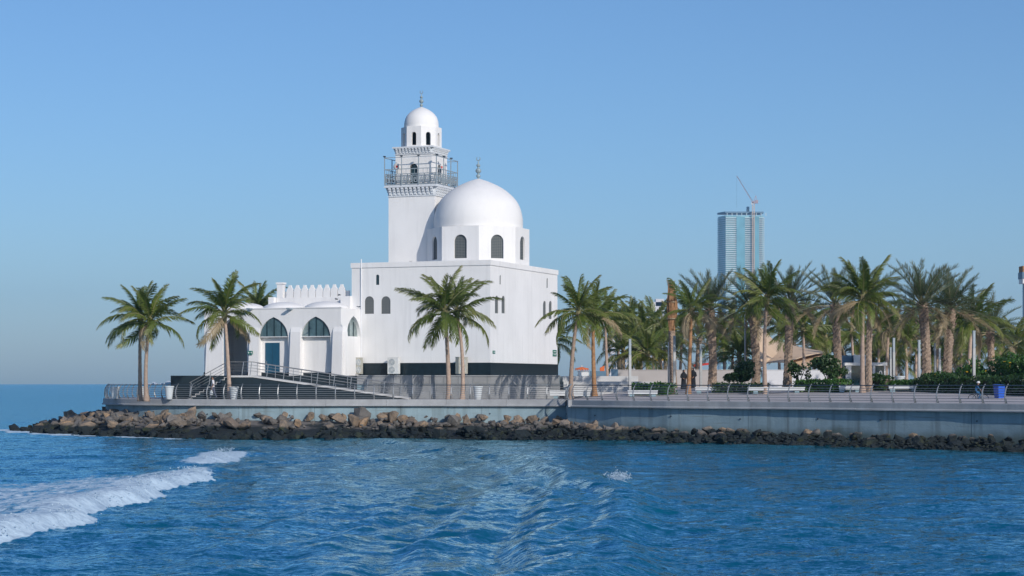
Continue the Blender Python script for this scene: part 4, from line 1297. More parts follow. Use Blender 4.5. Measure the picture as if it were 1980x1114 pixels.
def palm(kind, bpx, Y, cpx, cpy, L, nf, label, group=None, seed=0, r0=.17, lean=0.0, dryn=0, name=None, zb=None, bark=None, bow=.25, spread=1.0):
    rs = random.Random(seed * 77 + 5)
    bx = XP(bpx, Y); z = gz(bx, Y) if zb is None else zb
    c = P(cpx, cpy, Y)
    root = thing(name or ('coconut_palm' if kind == 'coco' else 'date_palm'), label, 'palm tree', (bx, Y, z), 0, group)
    top = Vector((c.x - bx, rs.uniform(-.3, .3), c.z - z))
    mid = top * .5 + Vector((-(top.x) * .5 - bow * rs.choice((-1, 1)) * .6, rs.uniform(-.2, .2), 0))
    def bz(t): return mid * 2 * t * (1 - t) + top * t * t
    mb = MB()
    if kind == 'coco':
        n = 26; pts = []; rr = []
        for i in range(n + 1):
            t = i / n; pts.append(bz(t)); k = 1 + .5 * math.exp(-t * 18)
            rr.append(r0 * k * (1 - .38 * t) * (1.05 if i % 2 else .97))
        mb.tube([Vector((0, 0, -.15))] + pts, [rr[0] * 1.1] + rr, 9)
        mb.build('trunk', bark or M['bark_coco'], root, smooth=True)
        mb = MB()
        mb.lathe([(r0 * .62, -.75), (r0 * 1.15, -.3), (r0 * 1.35, .0), (r0 * .9, .35), (.03, .6)], 8, top); 
        mb.build('crown_shaft', M['crownshaft'], root)
    else:
        n = int(top.length / .16); ns = 12; vs = []; fs = []
        for i in range(n + 1):
            t = i / n; p = bz(t); rad = r0 * (1 + .25 * math.exp(-t * 10) + .22 * max(0, t - .82) / .18)
            for k in range(ns):
                a = 2 * math.pi * (k + .5 * (i % 2)) / ns
                q = rad * (1.0 + (.17 if (k + i) % 2 else -.06) + rs.uniform(-.04, .04))
                vs.append(p + Vector((q * math.cos(a), q * math.sin(a), rs.uniform(-.03, .03))))
        for i in range(n):
            for k in range(ns):
                k2 = (k + 1) % ns; fs.append((i * ns + k, i * ns + k2, (i + 1) * ns + k2, (i + 1) * ns + k))
        mb.add(vs, fs)
        mb.build('trunk', bark or M['bark_date'], root)
        mb = MB()
        for k in range(46):     # cut leaf stubs below the crown
            a = rs.random() * 6.28; h = -rs.random() * 1.5; rad = r0 * 1.1
            p = top + Vector((rad * math.cos(a), rad * math.sin(a), h))
            mb.beam(p, p + Vector((math.cos(a) * .16, math.sin(a) * .16, .26)), .07, .03)
        mb.build('leaf_stubs', M['bark_date'], root)['kind'] = 'stuff'
    yaw = rs.random() * 6.28
    for i in range(nf):
        t = i / (nf - 1)
        yaw += 2.39996 + rs.uniform(-.25, .25)
        if kind == 'coco':
            el = R(86 - 100 * t ** .95 * spread + rs.uniform(-11, 11)); di = min(4, max(0, int(.9 + t * 4.0 + rs.uniform(-.8, .8))))
            if t > .85: di = min(di, 3)
        else:
            el = R(84 - 105 * t ** 1.0 * spread + rs.uniform(-8, 8)); di = min(4, max(0, int(.5 + t * 3.2 + rs.uniform(-.5, .5))))
        k = (kind + 'dry') if (i >= nf - dryn) else kind
        me = rs.choice(FR[k, di])
        o = link('frond', me, root)
        s = L * rs.uniform(.86, 1.1) * (.62 + .38 * min(1, t * 4 + .25))
        o.scale = (s, s, s); o.location = top + Vector((0, 0, .12 - .3 * t))
        o.rotation_euler = Euler((rs.uniform(-.8, .8), -el, yaw), 'XYZ')
    return root

SEA = 'coconut palms along the promenade railing'
palm('coco', 271, 151.2, 272, 614, 3.4, 17, 'coconut palm with straight trunk, left trunk of the far left pair', SEA, 1, .16, zb=DECK, bow=.1)
palm('coco', 283, 150.2, 290, 624, 3.5, 18, 'coconut palm with slightly bowed trunk, right trunk of the far left pair', SEA, 2, .17, zb=DECK, dryn=1)
palm('coco', 444, 150.6, 434, 606, 3.6, 23, 'single coconut palm standing in front of the white arcade', SEA, 3, .17, zb=DECK, dryn=2)
palm('coco', 868, 150.0, 860, 604, 3.9, 22, 'coconut palm before the mosque, left and nearer of the two trunks', SEA, 4, .19, zb=DECK, bow=.05)
palm('coco', 894, 151.0, 884, 606, 3.6, 17, 'coconut palm before the mosque, right leaning trunk of the two', SEA, 5, .16, zb=DECK, bow=.3)
palm('coco', 1104, 149.0, 1118, 606, 3.6, 20, 'pale trunked coconut palm leaning at the right corner of the mosque', SEA, 6, .18, zb=DECK, bow=.1)
palm('coco', 1150, 152.0, 1147, 612, 3.1, 17, 'coconut palm with rough orange trunk right of the mosque corner', SEA, 7, .18, bark=M['bark_orange'], dryn=2)
palm('coco', 1175, 188, 1170, 612, 3.3, 16, 'slim coconut palm behind the rough orange trunk', SEA, 8, .16, zb=3.6)
palm('coco', 1078, 196, 1072, 660, 3.4, 18, 'palm hidden behind the mosque with fronds poking past its right edge', None, 9, .16, zb=3.4)
palm('coco', 498, 196, 499, 598, 3.3, 18, 'palm top rising behind the roof of the white arcade', None, 10, .16, zb=3.4, spread=.6)
PR = 'palms of the promenade grove'
palm('coco', 1331, 147, 1337, 600, 3.0, 20, 'orange trunked palm just right of the wrapped brown palm', PR, 11, .17, dryn=4, bark=M['bark_orange'])
palm('date', 1377, 159, 1372, 600, 3.5, 40, 'date palm with grey fronds nearest the left side of the glass skyscraper', PR, 12, .30, dryn=8)
palm('date', 1461, 156, 1452, 598, 3.3, 36, 'date palm in front of the skyscraper beside the tan sail', PR, 13, .30, dryn=5)
palm('coco', 1480, 143, 1482, 580, 3.3, 22, 'coconut palm with smooth pale bent trunk right of the skyscraper', PR, 14, .16, bow=.3)
palm('date', 1522, 154, 1526, 585, 3.5, 40, 'date palm with knobbly trunk before the white wall and tan sail', PR, 15, .29, dryn=10)
palm('date', 1622, 151, 1614, 590, 3.2, 36, 'date palm rising out of the shrub left of the kiosk', PR, 16, .28, dryn=7)
palm('coco', 1668, 139, 1668, 578, 3.4, 26, 'smooth trunked palm in front of the kiosk, left of two touching trunks', PR, 17, .18, bow=.05, dryn=2)
palm('date', 1681, 141, 1684, 585, 3.0, 30, 'rough trunked date palm in front of the kiosk, right of two touching trunks', PR, 18, .20, dryn=5)
palm('date', 1790, 150, 1784, 590, 3.7, 44, 'tall thick date palm right of the kiosk with wide grey crown', PR, 19, .32, dryn=6)
palm('date', 1829, 152, 1838, 596, 3.5, 42, 'thick date palm second from the big flowering hedge', PR, 20, .32, dryn=6)
palm('coco', 1876, 163, 1880, 622, 3.6, 26, 'green coconut palm above the left end of the flowering hedge', PR, 21, .19, dryn=2)
palm('date', 1920, 166, 1916, 640, 3.4, 34, 'date palm behind the flowering hedge near the right edge', PR, 22, .26, dryn=3)
palm('coco', 1713, 176, 1718, 636, 3.2, 20, 'slender palm just right of the kiosk roof', PR, 23, .17, dryn=3)
palm('coco', 1955, 170, 1962, 668, 3.0, 18, 'low palm at the right edge above the hedge', PR, 24, .17)
palm('coco', 1553, 172, 1553, 636, 3.6, 22, 'dark coconut palm between the white wall and the right end of the tan sail', PR, 25, .16)
# palm tied up for transplanting
def wrapped_palm():
    Y = 158; bx = XP(1303, Y); z = gz(bx, Y); ht = ZP(545, Y) - z
    o = thing('wrapped_palm', 'brown palm with its dead fronds tied upright into a bundle', 'palm tree', (bx, Y, z))
    rs = random.Random(3); mb = MB(); n = 40; ns = 10; vs = []; fs = []
    hb = ZP(640, Y) - z
    for i in range(n + 1):
        t = i / n; rad = .25 * (1 + .2 * math.exp(-t * 10))
        for k in range(ns):
            a = 2 * math.pi * (k + .5 * (i % 2)) / ns; q = rad * (1 + (.15 if (k + i) % 2 else -.05))
            vs.append((q * math.cos(a) - .15 * t, q * math.sin(a), t * hb))
    for i in range(n):
        for k in range(ns):
            k2 = (k + 1) % ns; fs.append((i * ns + k, i * ns + k2, (i + 1) * ns + k2, (i + 1) * ns + k))
    mb.add(vs, fs); mb.build('trunk', M['bark_date'], o)
    mb = MB()
    for k in range(130):
        a = rs.random() * 6.28; r1 = .34 * rs.random() ** .5
        p = Vector((-.15 + .2 * math.cos(a), .2 * math.sin(a), hb - .3 + rs.random() * 1.6))
        m_ = Vector((-.15 + (r1 + .12) * math.cos(a), (r1 + .12) * math.sin(a), hb + 1.4 + rs.random()))
        e = Vector((-.2 + (r1 * .75) * math.cos(a + .3), r1 * .75 * math.sin(a + .3), ht - rs.random() * 1.0))
        mb.beam(p, m_, .05, .02); mb.beam(m_, e, .045, .015)
    mb.build('tied_fronds', M['bark_orange'], o)
    mb = MB()
    for zz in (hb + .9, hb + 2.2): mb.lathe([(.42, zz), (.44, zz + .05), (.42, zz + .1)], 12, (-.15, 0, 0))
    mb.build('binding_rope', M['dryleaf'], o)
    for k in range(5):
        f = link('frond', FR['datedry', 0][0], o); f.location = (-.2, 0, ht - 1.5); f.scale = (1.7,) * 3; f.rotation_euler = (0, -R(68 + 5 * k), k * 1.3)
wrapped_palm()
# the further grove : palms one cannot tell apart
BK = 'far palms of the grove behind the beige and white walls'
rsb = random.Random(12)
back = [(1196, 205, 636), (1216, 215, 628), (1240, 205, 640), (1262, 225, 622), (1284, 210, 648), (1232, 196, 668), (1275, 198, 672), (1318, 208, 640), (1352, 205, 655), (1398, 198, 650), (1418, 212, 640), (1440, 205, 662),
        (1506, 205, 628), (1572, 205, 640), (1596, 198, 655), (1645, 200, 640), (1664, 212, 652), (1700, 205, 650), (1735, 205, 640), (1752, 190, 665), (1772, 212, 642), (1815, 205, 640), (1856, 200, 650), (1895, 195, 662), (1940, 205, 672), (1968, 195, 690),
        (1206, 192, 682), (1252, 190, 684), (1300, 192, 688), (1380, 215, 682), (1430, 190, 690), (1535, 214, 665), (1588, 216, 690), (1630, 214, 682), (1690, 218, 688), (1725, 214, 692), (1800, 214, 676), (1842, 212, 692), (1872, 214, 690)]
back.sort()
ORD = 'first second third fourth fifth sixth seventh eighth ninth tenth eleventh twelfth thirteenth fourteenth fifteenth sixteenth seventeenth eighteenth nineteenth twentieth twenty-first twenty-second twenty-third twenty-fourth twenty-fifth twenty-sixth twenty-seventh twenty-eighth twenty-ninth thirtieth thirty-first thirty-second thirty-third thirty-fourth thirty-fifth thirty-sixth thirty-seventh thirty-eighth thirty-ninth fortieth'.split()
for i, (px, Y, cy) in enumerate(back):
    palm('coco' if rsb.random() < .8 else 'date', px + rsb.uniform(-5, 5), Y, px, cy, 3.5 if Y < 210 else 3.8, 18, 'far grove palm behind the low walls, %s from the left' % ORD[i], BK, 60 + i, .17, dryn=rsb.choice((0, 1, 3)))

# ------------------------------------------------------------------ shrubs and hedges
def leaves(name, mat, parent, vols, n, size, seed, loc=(0, 0, 0)):
    """leaf faces spread over the skins and through the volume of several ellipsoids"""
    rs = np.random.RandomState(seed); vs = []; fs = []
    wts = np.array([v[3] * v[4] * v[5] for v in vols]) ** .7; wts /= wts.sum()
    which = rs.choice(len(vols), n, p=wts)
    for i in range(n):
        cx, cy, cz, ax, ay, az = vols[which[i]]
        d = rs.normal(size=3); d /= np.linalg.norm(d)
        r = rs.rand() ** .28
        p = np.array([cx + d[0] * ax * r, cy + d[1] * ay * r, cz + d[2] * az * r])
        nn = d + rs.normal(size=3) * .7; nn /= np.linalg.norm(nn)
        a = np.cross(nn, rs.normal(size=3)); a /= np.linalg.norm(a); b = np.cross(nn, a)
        s = size * rs.uniform(.6, 1.3); o = len(vs)
        vs += [tuple(p - a * s), tuple(p + b * s * .45), tuple(p + a * s), tuple(p - b * s * .45)]
        fs.append((o, o + 1, o + 2, o + 3))
    mb = MB(); mb.v = vs; mb.f = fs
    return mb.build(name, mat, parent)

def shrub(px, Y, w, h, label, n=1500, seed=1, trunk=.35, size=.15):
    x = XP(px, Y); z = gz(x, Y)
    o = thing('shrub', label, 'shrub', (x, Y, z))
    rs = random.Random(seed); vols = []
    for k in range(11):
        a = rs.random() * 6.28; r = rs.random() ** .5 * w * .36
        vols.append((r * math.cos(a), r * math.sin(a) * .8, h * (trunk + (1 - trunk) * rs.uniform(.15, .85)), w * rs.uniform(.14, .24), w * rs.uniform(.14, .24), h * rs.uniform(.10, .18)))
    leaves('foliage', M['bush'], o, vols, n, size, seed)
    mb = MB()
    for v in vols[:8]:
        mb.tube([(0, 0, -.05), (v[0] * .3, v[1] * .3, v[2] * .45), (v[0], v[1], v[2])], [.06, .04, .015], 5)
    mb.build('stems', M['stem'], o)
shrub(1432, 150, 3.0, 2.5, 'round dark green shrub between two date palm trunks before the beige wall', 2200, 1, .25)
shrub(1545, 152, 1.9, 2.0, 'thin open shrub with visible stems in front of the white wall', 420, 2, .35)
shrub(1603, 149, 2.9, 2.6, 'leafy dark shrub at the left side of the kiosk', 2000, 3, .2)

def hedge(x0, y0, x1, y1, wd, h, label, n, seed, mat='hedge', bumps=.15, flowers=0, size=.11):
    a = Vector((x0, y0)); b = Vector((x1, y1)); d = (b - a); L = d.length; ang = math.atan2(d.y, d.x)
    m_ = (a + b) / 2; z = min(gz(x0, y0), gz(x1, y1))
    o = thing('hedge', label, 'hedge', (m_.x, m_.y, z), ang)
    rs = np.random.RandomState(seed)
    # body
    mb = MB(); mb.box(-L / 2 + .1, -wd / 2 + .15, -.1, L / 2 - .1, wd / 2 - .15, h - .22); mb.build('inner_branches', M['stem'], o)
    vs = []; fs = []; fv = []; ff = []
    for i in range(n):
        f = rs.rand()
        x = rs.uniform(-L / 2, L / 2); hb = h * (1 + bumps * noise.noise((x * .8, seed, 0)) * 1.6)
        if f < .45: p = np.array([x, rs.uniform(-wd / 2, wd / 2), hb - .1 * rs.rand() ** 2 + .06 * rs.normal()]); nn = np.array([0, 0, 1.])
        elif f < .9: p = np.array([x, -wd / 2 + .1 * rs.normal(), rs.rand() * hb]); nn = np.array([0, -1., .2])
        else: p = np.array([rs.choice((-1, 1)) * L / 2, rs.uniform(-wd / 2, wd / 2), rs.rand() * hb]); nn = np.array([np.sign(x), 0, .1])
        nn = nn + rs.normal(size=3) * .65; nn /= np.linalg.norm(nn)
        u = np.cross(nn, rs.normal(size=3)); u /= np.linalg.norm(u); v = np.cross(nn, u); s = size * rs.uniform(.6, 1.3)
        tv, tf = (vs, fs)
        if flowers and f < .5 and rs.rand() < flowers: tv, tf = fv, ff
        k = len(tv); tv += [tuple(p - u * s), tuple(p + v * s * .5), tuple(p + u * s), tuple(p - v * s * .5)]; tf.append((k, k + 1, k + 2, k + 3))
    mb = MB(); mb.v, mb.f = vs, fs; mb.build('foliage', M[mat], o)
    if fv:
        mb = MB(); mb.v, mb.f = fv, ff; mb.build('flowers', M['yellow'], o)
hedge(XP(1228, 148), 148, XP(1300, 146), 146, 1.4, .78, 'clipped low hedge behind the bench near the lamp post left of the wrapped palm', 1500, 5)
hedge(XP(1388, 147), 147.5, XP(1478, 145), 145, 1.4, .62, 'low hedge under the round dark shrub', 1500, 6, 'bush')
hedge(XP(1545, 145), 145, XP(1642, 142), 142, 1.4, .80, 'clipped low hedge in front of the leafy shrub left of the kiosk', 1800, 7)
hedge(XP(1692, 142), 142, XP(1722, 141), 141, 1.2, 1.0, 'small dark hedge between the twin palm trunks and a lamp post', 700, 8, 'bush')
hedge(XP(1732, 141), 141.5, XP(1803, 138), 138, 1.3, .72, 'clipped low hedge behind the bench beside the thick date palm', 1300, 9)
hedge(XP(1806, 139), 139, XP(2060, 128), 124, 3.2, 1.15, 'tall hedge front behind the blue bin, its shade painted as darker leaves', 5200, 10, 'bush', .25, 0, .13)  # front side in shade, carried by the darker leaf colour
def mound():
    A, B = P(1812, 741, 146), P(2075, 741, 131)
    o = thing('flowering_hedge', 'big flowering hedge mound with yellow blossoms at the right edge', 'hedge', (A.x, A.y, gz(A.x, A.y)))
    rs = random.Random(44); vols = []
    for k in range(44):
        u = rs.random(); hh = .7 + 1.75 * min(1, u * 2.0) ** .8
        vols.append(((B.x - A.x) * u + rs.uniform(-.4, .4), (B.y - A.y) * u + rs.uniform(-1.2, 1.6), hh * rs.uniform(.25, .78), rs.uniform(.55, 1.0), rs.uniform(.55, 1.0), rs.uniform(.4, .7)))
    leaves('foliage', M['hedge'], o, vols, 9000, .15, 12)
    leaves('flowers', M['yellow'], o, [(v[0], v[1], v[2] + .1, v[3], v[4], v[5]) for v in vols], 170, .12, 13)
    mb = MB()
    for v in vols[:24]: mb.tube([(v[0], v[1], -.1), (v[0] + .1, v[1], v[2] * .6), (v[0], v[1], v[2])], [.06, .04, .02], 5)
    mb.build('stems', M['stem'], o)
mound()

# ------------------------------------------------------------------ lamps, benches, planters, bin
def lamp(px, Y, ytop, label, w=.17):
    x = XP(px, Y); z = gz(x, Y); h = ZP(ytop, Y) - z
    o = thing('lamp_post', label, 'lamp post', (x, Y, z), R(12), 'square lamp posts of the promenade')
    mb = MB(); mb.box(-w / 2, -w / 2, 0, w / 2, w / 2, h * .72); mb.box(-w, -w, 0, w, w, .06); mb.build('pole', M['steel'], o)
    mb = MB(); mb.box(-w * .46, -w * .46, h * .722, w * .46, w * .46, h); mb.box(-w * .52, -w * .52, h - .05, w * .52, w * .52, h + .02); mb.build('light_head', M['fret'], o)
lamp(1218, 147, 656, 'grey square lamp post left of the clipped hedge by the beige wall')
lamp(1304, 150, 650, 'grey lamp post touching the right side of the wrapped brown palm')
lamp(1293, 166, 662, 'slim lamp post just left of the wrapped brown palm', .13)
lamp(1355, 158, 666, 'grey lamp post between the orange palm trunk and the thick date palm')
lamp(1728, 146, 654, 'lamp post behind the bench right of the kiosk')
lamp(1722, 165, 672, 'thin farther lamp post right beside the kiosk', .13)
lamp(1777, 148, 658, 'lamp post touching the left side of the thickest date palm')
lamp(1808, 168, 664, 'farther lamp post in the gap between the two thick date palms, left one', .15)
lamp(1817, 163, 674, 'farther lamp post in the gap between the two thick date palms, right one', .15)
lamp(1883, 134, 640, 'tall lamp post in front of the dark hedge near the cyclist', .17)

def bench(px0, px1, Y, label, h=.46):
    x0, x1 = XP(px0, Y), XP(px1, Y); z = gz((x0 + x1) / 2, Y)
    L = x1 - x0
    o = thing('bench', label, 'bench', ((x0 + x1) / 2, Y, z), R(-6), 'pale concrete benches')
    mb = MB()
    for k in range(4): mb.box(-L / 2, -.30 + k * .155, h - .07, L / 2, -.16 + k * .155, h)
    mb.build('seat', M['bench'], o)
    mb = MB(); mb.box(-L / 2 + .03, -.25, .20, L / 2 - .03, .27, h - .075); mb.build('apron', M['bench'], o)
    for s in (-1, 1):
        mb = MB(); mb.box(s * L * .36 - .16, -.2, 0, s * L * .36 + .16, .22, .20); mb.build('leg', M['concrete'], o)
bench(1214, 1272, 144.5, 'bench in front of the clipped hedge left of the wrapped palm')
bench(1344, 1399, 147, 'bench before the base of the leftmost thick date palm')
bench(1446, 1556, 143.0, 'longest bench, crossed by the bent pale palm trunk')
bench(1718, 1775, 138.5, 'bench right of the twin palm trunks')
bench(1622, 1664, 141, 'short bench before the kiosk left of the twin palm trunks')
bench(1063, 1147, 152.5, 'bench block between the two palms at the right corner of the mosque', .62)

def planter(px, Y, label, h=.95, r=.35, plant=False, zb=None):
    x = XP(px, Y); z = zb if zb is not None else gz(x, Y)
    o = thing('planter', label, 'planter', (x, Y, z), 0, 'tall tapered white planters')
    pr = [(r * .62, 0), (r * .66, .05), (r * .98, h - .10), (r * 1.08, h - .10), (r * 1.08, h), (r * .92, h), (r * .90, h - .07), (.02, h - .07)]
    mb = MB().lathe(pr, 20); mb.build('pot', M['planter'], o)
    mb = MB().lathe([(r * .89, h - .068), (.01, h - .05)], 16); mb.build('soil', M['soil'], o)
planter(222, 156, 'white planter at the far left end of the promenade')
planter(327, 151, 'white planter between the twin palms and the black terrace block', 1.0)
planter(274, 158, 'white planter behind the far left palm trunks')
planter(452, 149.6, 'white planter beside the trunk of the palm before the arcade')
planter(924, 150.3, 'white planter right of the twin trunks in front of the grey stone wall', .98)
planter(1740, 144, 'white planter between the lamp post and hedge right of the kiosk', .9)

# wheelie bin
o = thing('wheelie_bin', 'bright blue wheelie bin standing at the railing', 'bin', (XP(1932, 125.5), 125.5, DECK + .05), R(15))
mb = MB(); mb.add([(-.17, -.25, .08), (.17, -.25, .08), (.17, .25, .08), (-.17, .25, .08), (-.23, -.33, .98), (.23, -.33, .98), (.23, .33, .98), (-.23, .33, .98)],
                  [(3, 2, 1, 0), (4, 5, 6, 7), (0, 1, 5, 4), (1, 2, 6, 5), (2, 3, 7, 6), (3, 0, 4, 7)]); mb.build('body', M['blue'], o)
mb = MB(); mb.extr([(-.25, -.37, .985), (.25, -.37, .985), (.25, .36, 1.03), (-.25, .36, 1.03)], (0, 0, .06)); mb.beam((-.27, .40, 1.02), (.27, .40, 1.02), .05); mb.build('lid', M['blue'], o)
for s in (-1, 1):
    mb = MB(); mb.tube([(s * .24, .24, .1), (s * .29, .24, .1)], .1, 14); mb.build('wheel', M['rubber'], o)

# ------------------------------------------------------------------ walls, kiosk, sails behind the promenade
def wall(px0, px1, Y, ytop, mat, label, th=.35, zb=3.3):
    x0, x1 = XP(px0, Y), XP(px1, Y); zt = ZP(ytop, Y)
    o = thing('garden_wall', label, 'wall', ((x0 + x1) / 2, Y, zb))
    w = (x1 - x0) / 2
    mb = MB(); mb.box(-w, -th / 2, 0, w, th / 2, zt - zb - .06); mb.build('wall', M[mat], o)
    mb = MB(); mb.box(-w - .03, -th / 2 - .03, zt - zb - .058, w + .03, th / 2 + .03, zt - zb); mb.build('coping', M[mat], o)
wall(1195, 1452, 174, 715, 'beige', 'long beige garden wall behind the hedge and lamp posts')
wall(1182, 1194.5, 173.5, 714, 'bluegrey', 'left end of the beige garden wall, its shade painted blue grey', zb=4.2)  # shaded end of the wall, the shade put into its colour
wall(1474, 1636, 168, 715, 'whitewall', 'long white garden wall under the tan sails')

def kiosk():
    Y = 160; x0, x1 = XP(1636, Y), XP(1712, Y); z = gz(x0, Y)
    o = thing('kiosk', 'white framed kiosk with dark glass front and rotated white letters', 'kiosk', ((x0 + x1) / 2, Y, z), R(-3))
    w = (x1 - x0) / 2; zt = ZP(707, Y) - z
    mb = MB(); mb.box(-w - .1, -.1, zt, w + .12, 3.2, zt + .24); mb.build('roof', M['white'], o)
    mb = MB(); mb.box(-w + .7, .6, zt + .243, w - 1.0, 2.8, zt + .85); mb.build('roof_box', M['white'], o)
    mb = MB(); mb.box(-w - .55, 1.2, 0, -w + .65, 3.4, zt + .82); mb.build('side_block', M['bluegrey'], o)
    for a, b in ((-w, -w + .42), (-w + 2.1, -w + 2.3), (w - .12, w)):
        mb = MB(); mb.box(a, 0, 0, b, .25, zt - .003); mb.build('pillar', M['white'], o)
    for a, b in ((-w + .42, -w + 1.26), (-w + 1.27, -w + 2.1), (-w + 2.3, -w + 2.80), (-w + 2.81, w - .13)):
        mb = MB(); mb.box(a + .004, .10, .02, b - .004, .14, zt - .01); mb.build('glass_panel', M['glass'], o)
    mb = MB(); mb.box(-w, .3, 0, w, 3, zt - .02); mb.build('interior', M['dark'], o)
    # letter O and bar
    mb = MB(); n = 18; cx, cz = w - .38, zt - .62
    pts = [(cx + .10 * math.cos(2 * math.pi * k / n), .085, cz + .19 * math.sin(2 * math.pi * k / n)) for k in range(n + 1)]
    mb.tube(pts, .035, 5); mb.box(cx - .16, .06, cz - .42, cx + .16, .099, cz - .34); mb.box(cx + .08, .06, cz - .75, cx + .16, .099, cz - .421)
    mb.build('lettering', M['sign_white'], o)
    mb = MB(); pts = [(-w + .21 + .09 * math.cos(2 * math.pi * k / n), -.01, zt - .55 + .15 * math.sin(2 * math.pi * k / n)) for k in range(n + 1)]
    mb.tube(pts, .02, 5); mb.box(-w + .09, -.02, zt - .95, -w + .33, -.002, zt - .91); mb.build('lettering', M['bluegrey'], o)
kiosk()

def sail(name_label, corners, sag, masts):
    c = [P(*q) for q in corners]
    ctr = sum(c, Vector()) / len(c)
    o = thing('shade_sail', name_label, 'shade sail', (ctr.x, ctr.y, 3.5))
    n = 12; mb = MB(); vs = []
    for i in range(n + 1):
        for j in range(n + 1):
            u, v = i / n, j / n
            p = c[0] * (1 - u) * (1 - v) + c[1] * u * (1 - v) + c[2] * u * v + c[3] * (1 - u) * v
            # edges curve inwards
            k = sag * (u * (1 - u) * (1 - 2 * min(v, 1 - v)) + v * (1 - v) * (1 - 2 * min(u, 1 - u)))
            p = p.lerp(ctr, k * 1.2)
            vs.append(p - o.location)
    fs = [(i * (n + 1) + j, (i + 1) * (n + 1) + j, (i + 1) * (n + 1) + j + 1, i * (n + 1) + j + 1) for i in range(n) for j in range(n)]
    mb.add(vs, fs); m_ = mb.build('fabric', M['sail'], o, smooth=True)
    sd = m_.modifiers.new('thickness', 'SOLIDIFY'); sd.thickness = .02
    for k in masts:
        mb = MB(); mb.tube([c[k] - o.location + Vector((0, 0, .25)), (c[k].x - o.location.x, c[k].y - o.location.y, -.1)], .09, 8); mb.build('mast', M['steel'], o)
sail('tall tan shade sail rising to a mast behind the skyscraper side date palm', [(1441, 600, 182), (1470, 712, 176), (1532, 690, 184), (1480, 640, 196)], .5, (0,))
sail('broad tan shade sail with dark underside behind the white wall', [(1466, 706, 178), (1520, 702, 174), (1600, 680, 184), (1492, 655, 192)], .5, (2,))
sail('small tan shade sail at the right end above the white wall', [(1508, 690, 180), (1560, 716, 176), (1600, 682, 184.3), (1532, 672, 196)], .5, (1,))

# parasol, box, playground bits to the right of the mosque
o = thing('parasol', 'orange scalloped parasol beside the palm at the mosque corner', 'parasol', (XP(1125, 176), 176, POD - .02))
n = 16; mb = MB(); vs = [(0, 0, .86)]; z0 = .62
for k in range(n):
    a = 2 * math.pi * k / n; vs.append((.60 * math.cos(a), .60 * math.sin(a), z0 + .10))
for k in range(n):
    a = 2 * math.pi * (k + .5) / n; vs.append((.62 * math.cos(a), .62 * math.sin(a), z0 - .10))
fs = [(0, 1 + k, 1 + (k + 1) % n) for k in range(n)] + [(1 + k, 1 + n + k, 1 + (k + 1) % n) for k in range(n)]
mb.add(vs, fs); mb.build('canopy', M['orange'], o)
mb = MB(); mb.tube([(0, 0, 0), (0, 0, 1.0)], .03, 8); mb.build('pole', M['white'], o)
mb = MB(); mb.box(-.3, -.3, 0, .3, .3, .05); mb.build('base', M['concrete'], o)
o = thing('cart', 'small white cart below the orange parasol', 'cart', (XP(1128, 170), 170, POD - .02))
mb = MB(); mb.box(-.45, -.3, .06, .45, .3, .42); mb.build('body', M['white'], o)
for s in (-1, 1):
    mb = MB(); mb.tube([(s * .4, -.28, .1), (s * .4, -.22, .1)], .1, 14); mb.build('wheel', M['rubber'], o)
mb = MB(); mb.box(-.50, -.34, .422, .50, .34, .46); mb.build('counter', M['lightstone'], o)
o = thing('storage_box', 'dark box with an orange red panel on top right of the orange parasol', 'box', (XP(1160, 185), 185, 4.2))
mb = MB(); mb.box(-.9, -.4, 0, .55, .4, .75); mb.build('box', M['bluegrey'], o)
mb = MB(); mb.extr([(.0, -.35, .755), (.4, -.35, .755), (.4, -.35, 1.25), (.0, -.35, 1.05)], (0, .7, 0)); mb.build('panel', M['orange'], o)
o = thing('play_frame', 'yellow topped blue play frame seen between the grove trunks', 'play frame', (XP(1260, 240), 240, 3.5))
mb = MB()
for x in (-1.9, -.6, .7, 2.0): mb.box(x - .12, -.12, 0, x + .12, .12, 3.0)
mb.build('posts', M['white'], o)
mb = MB(); mb.box(-2.2, -.2, 3.003, 2.3, .2, 3.3); mb.build('yellow_beam', M['yellow'], o)
mb = MB(); mb.box(-.4, .0, .1, 1.9, .1, 2.8); mb.build('blue_panel', M['bluegrey'], o)
o = thing('red_canopy', 'dark red flat canopy low between the palm trunks above the beige wall', 'canopy', (XP(1362, 230), 230, 3.5))
mb = MB(); mb.extr([(-1.3, -.6, 2.2), (1.4, -.6, 2.55), (1.4, -.6, 2.75), (-1.3, -.6, 2.5)], (0, 1.4, 0)); mb.build('roof', M['red'], o)
for x in (-1.1, 1.2):
    mb = MB(); mb.box(x - .06, -.06, 0, x + .06, .06, 2.22); mb.build('post', M['white'], o)
o = thing('red_post', 'short red post at the foot of the thickest date palm', 'post', (XP(1803, 147), 147, gz(XP(1803, 147), 147)))
mb = MB(); mb.box(-.08, -.08, 0, .08, .08, .95); mb.build('shaft', M['red'], o)
mb = MB(); mb.lathe([(.12, .952), (.12, 1.0), (.03, 1.08)], 10); mb.build('cap', M['red'], o)

# ------------------------------------------------------------------ right edge pylon
Y = 230
o = thing('pylon', 'tall grey mast with brown and white head cut by the right edge', 'pylon', (XP(1990, Y), Y, 3.5))
zt = ZP(515, Y) - 3.5
mb = MB(); mb.box(-.60, -.6, 0, .60, .6, zt - 2.0); mb.build('shaft', M['fret'], o)
mb = MB(); mb.box(-.95, -.9, zt - 1.995, .95, .9, zt - 1.45); mb.build('white_band', M['white'], o)
mb = MB(); mb.box(-1.02, -1.0, zt - 1.445, 1.02, 1.0, zt - .7); mb.build('blue_band', M['bluegrey'], o)
mb = MB(); mb.box(-.95, -.9, zt - .695, .95, .9, zt); mb.build('brown_cap', M['bark_orange'], o)

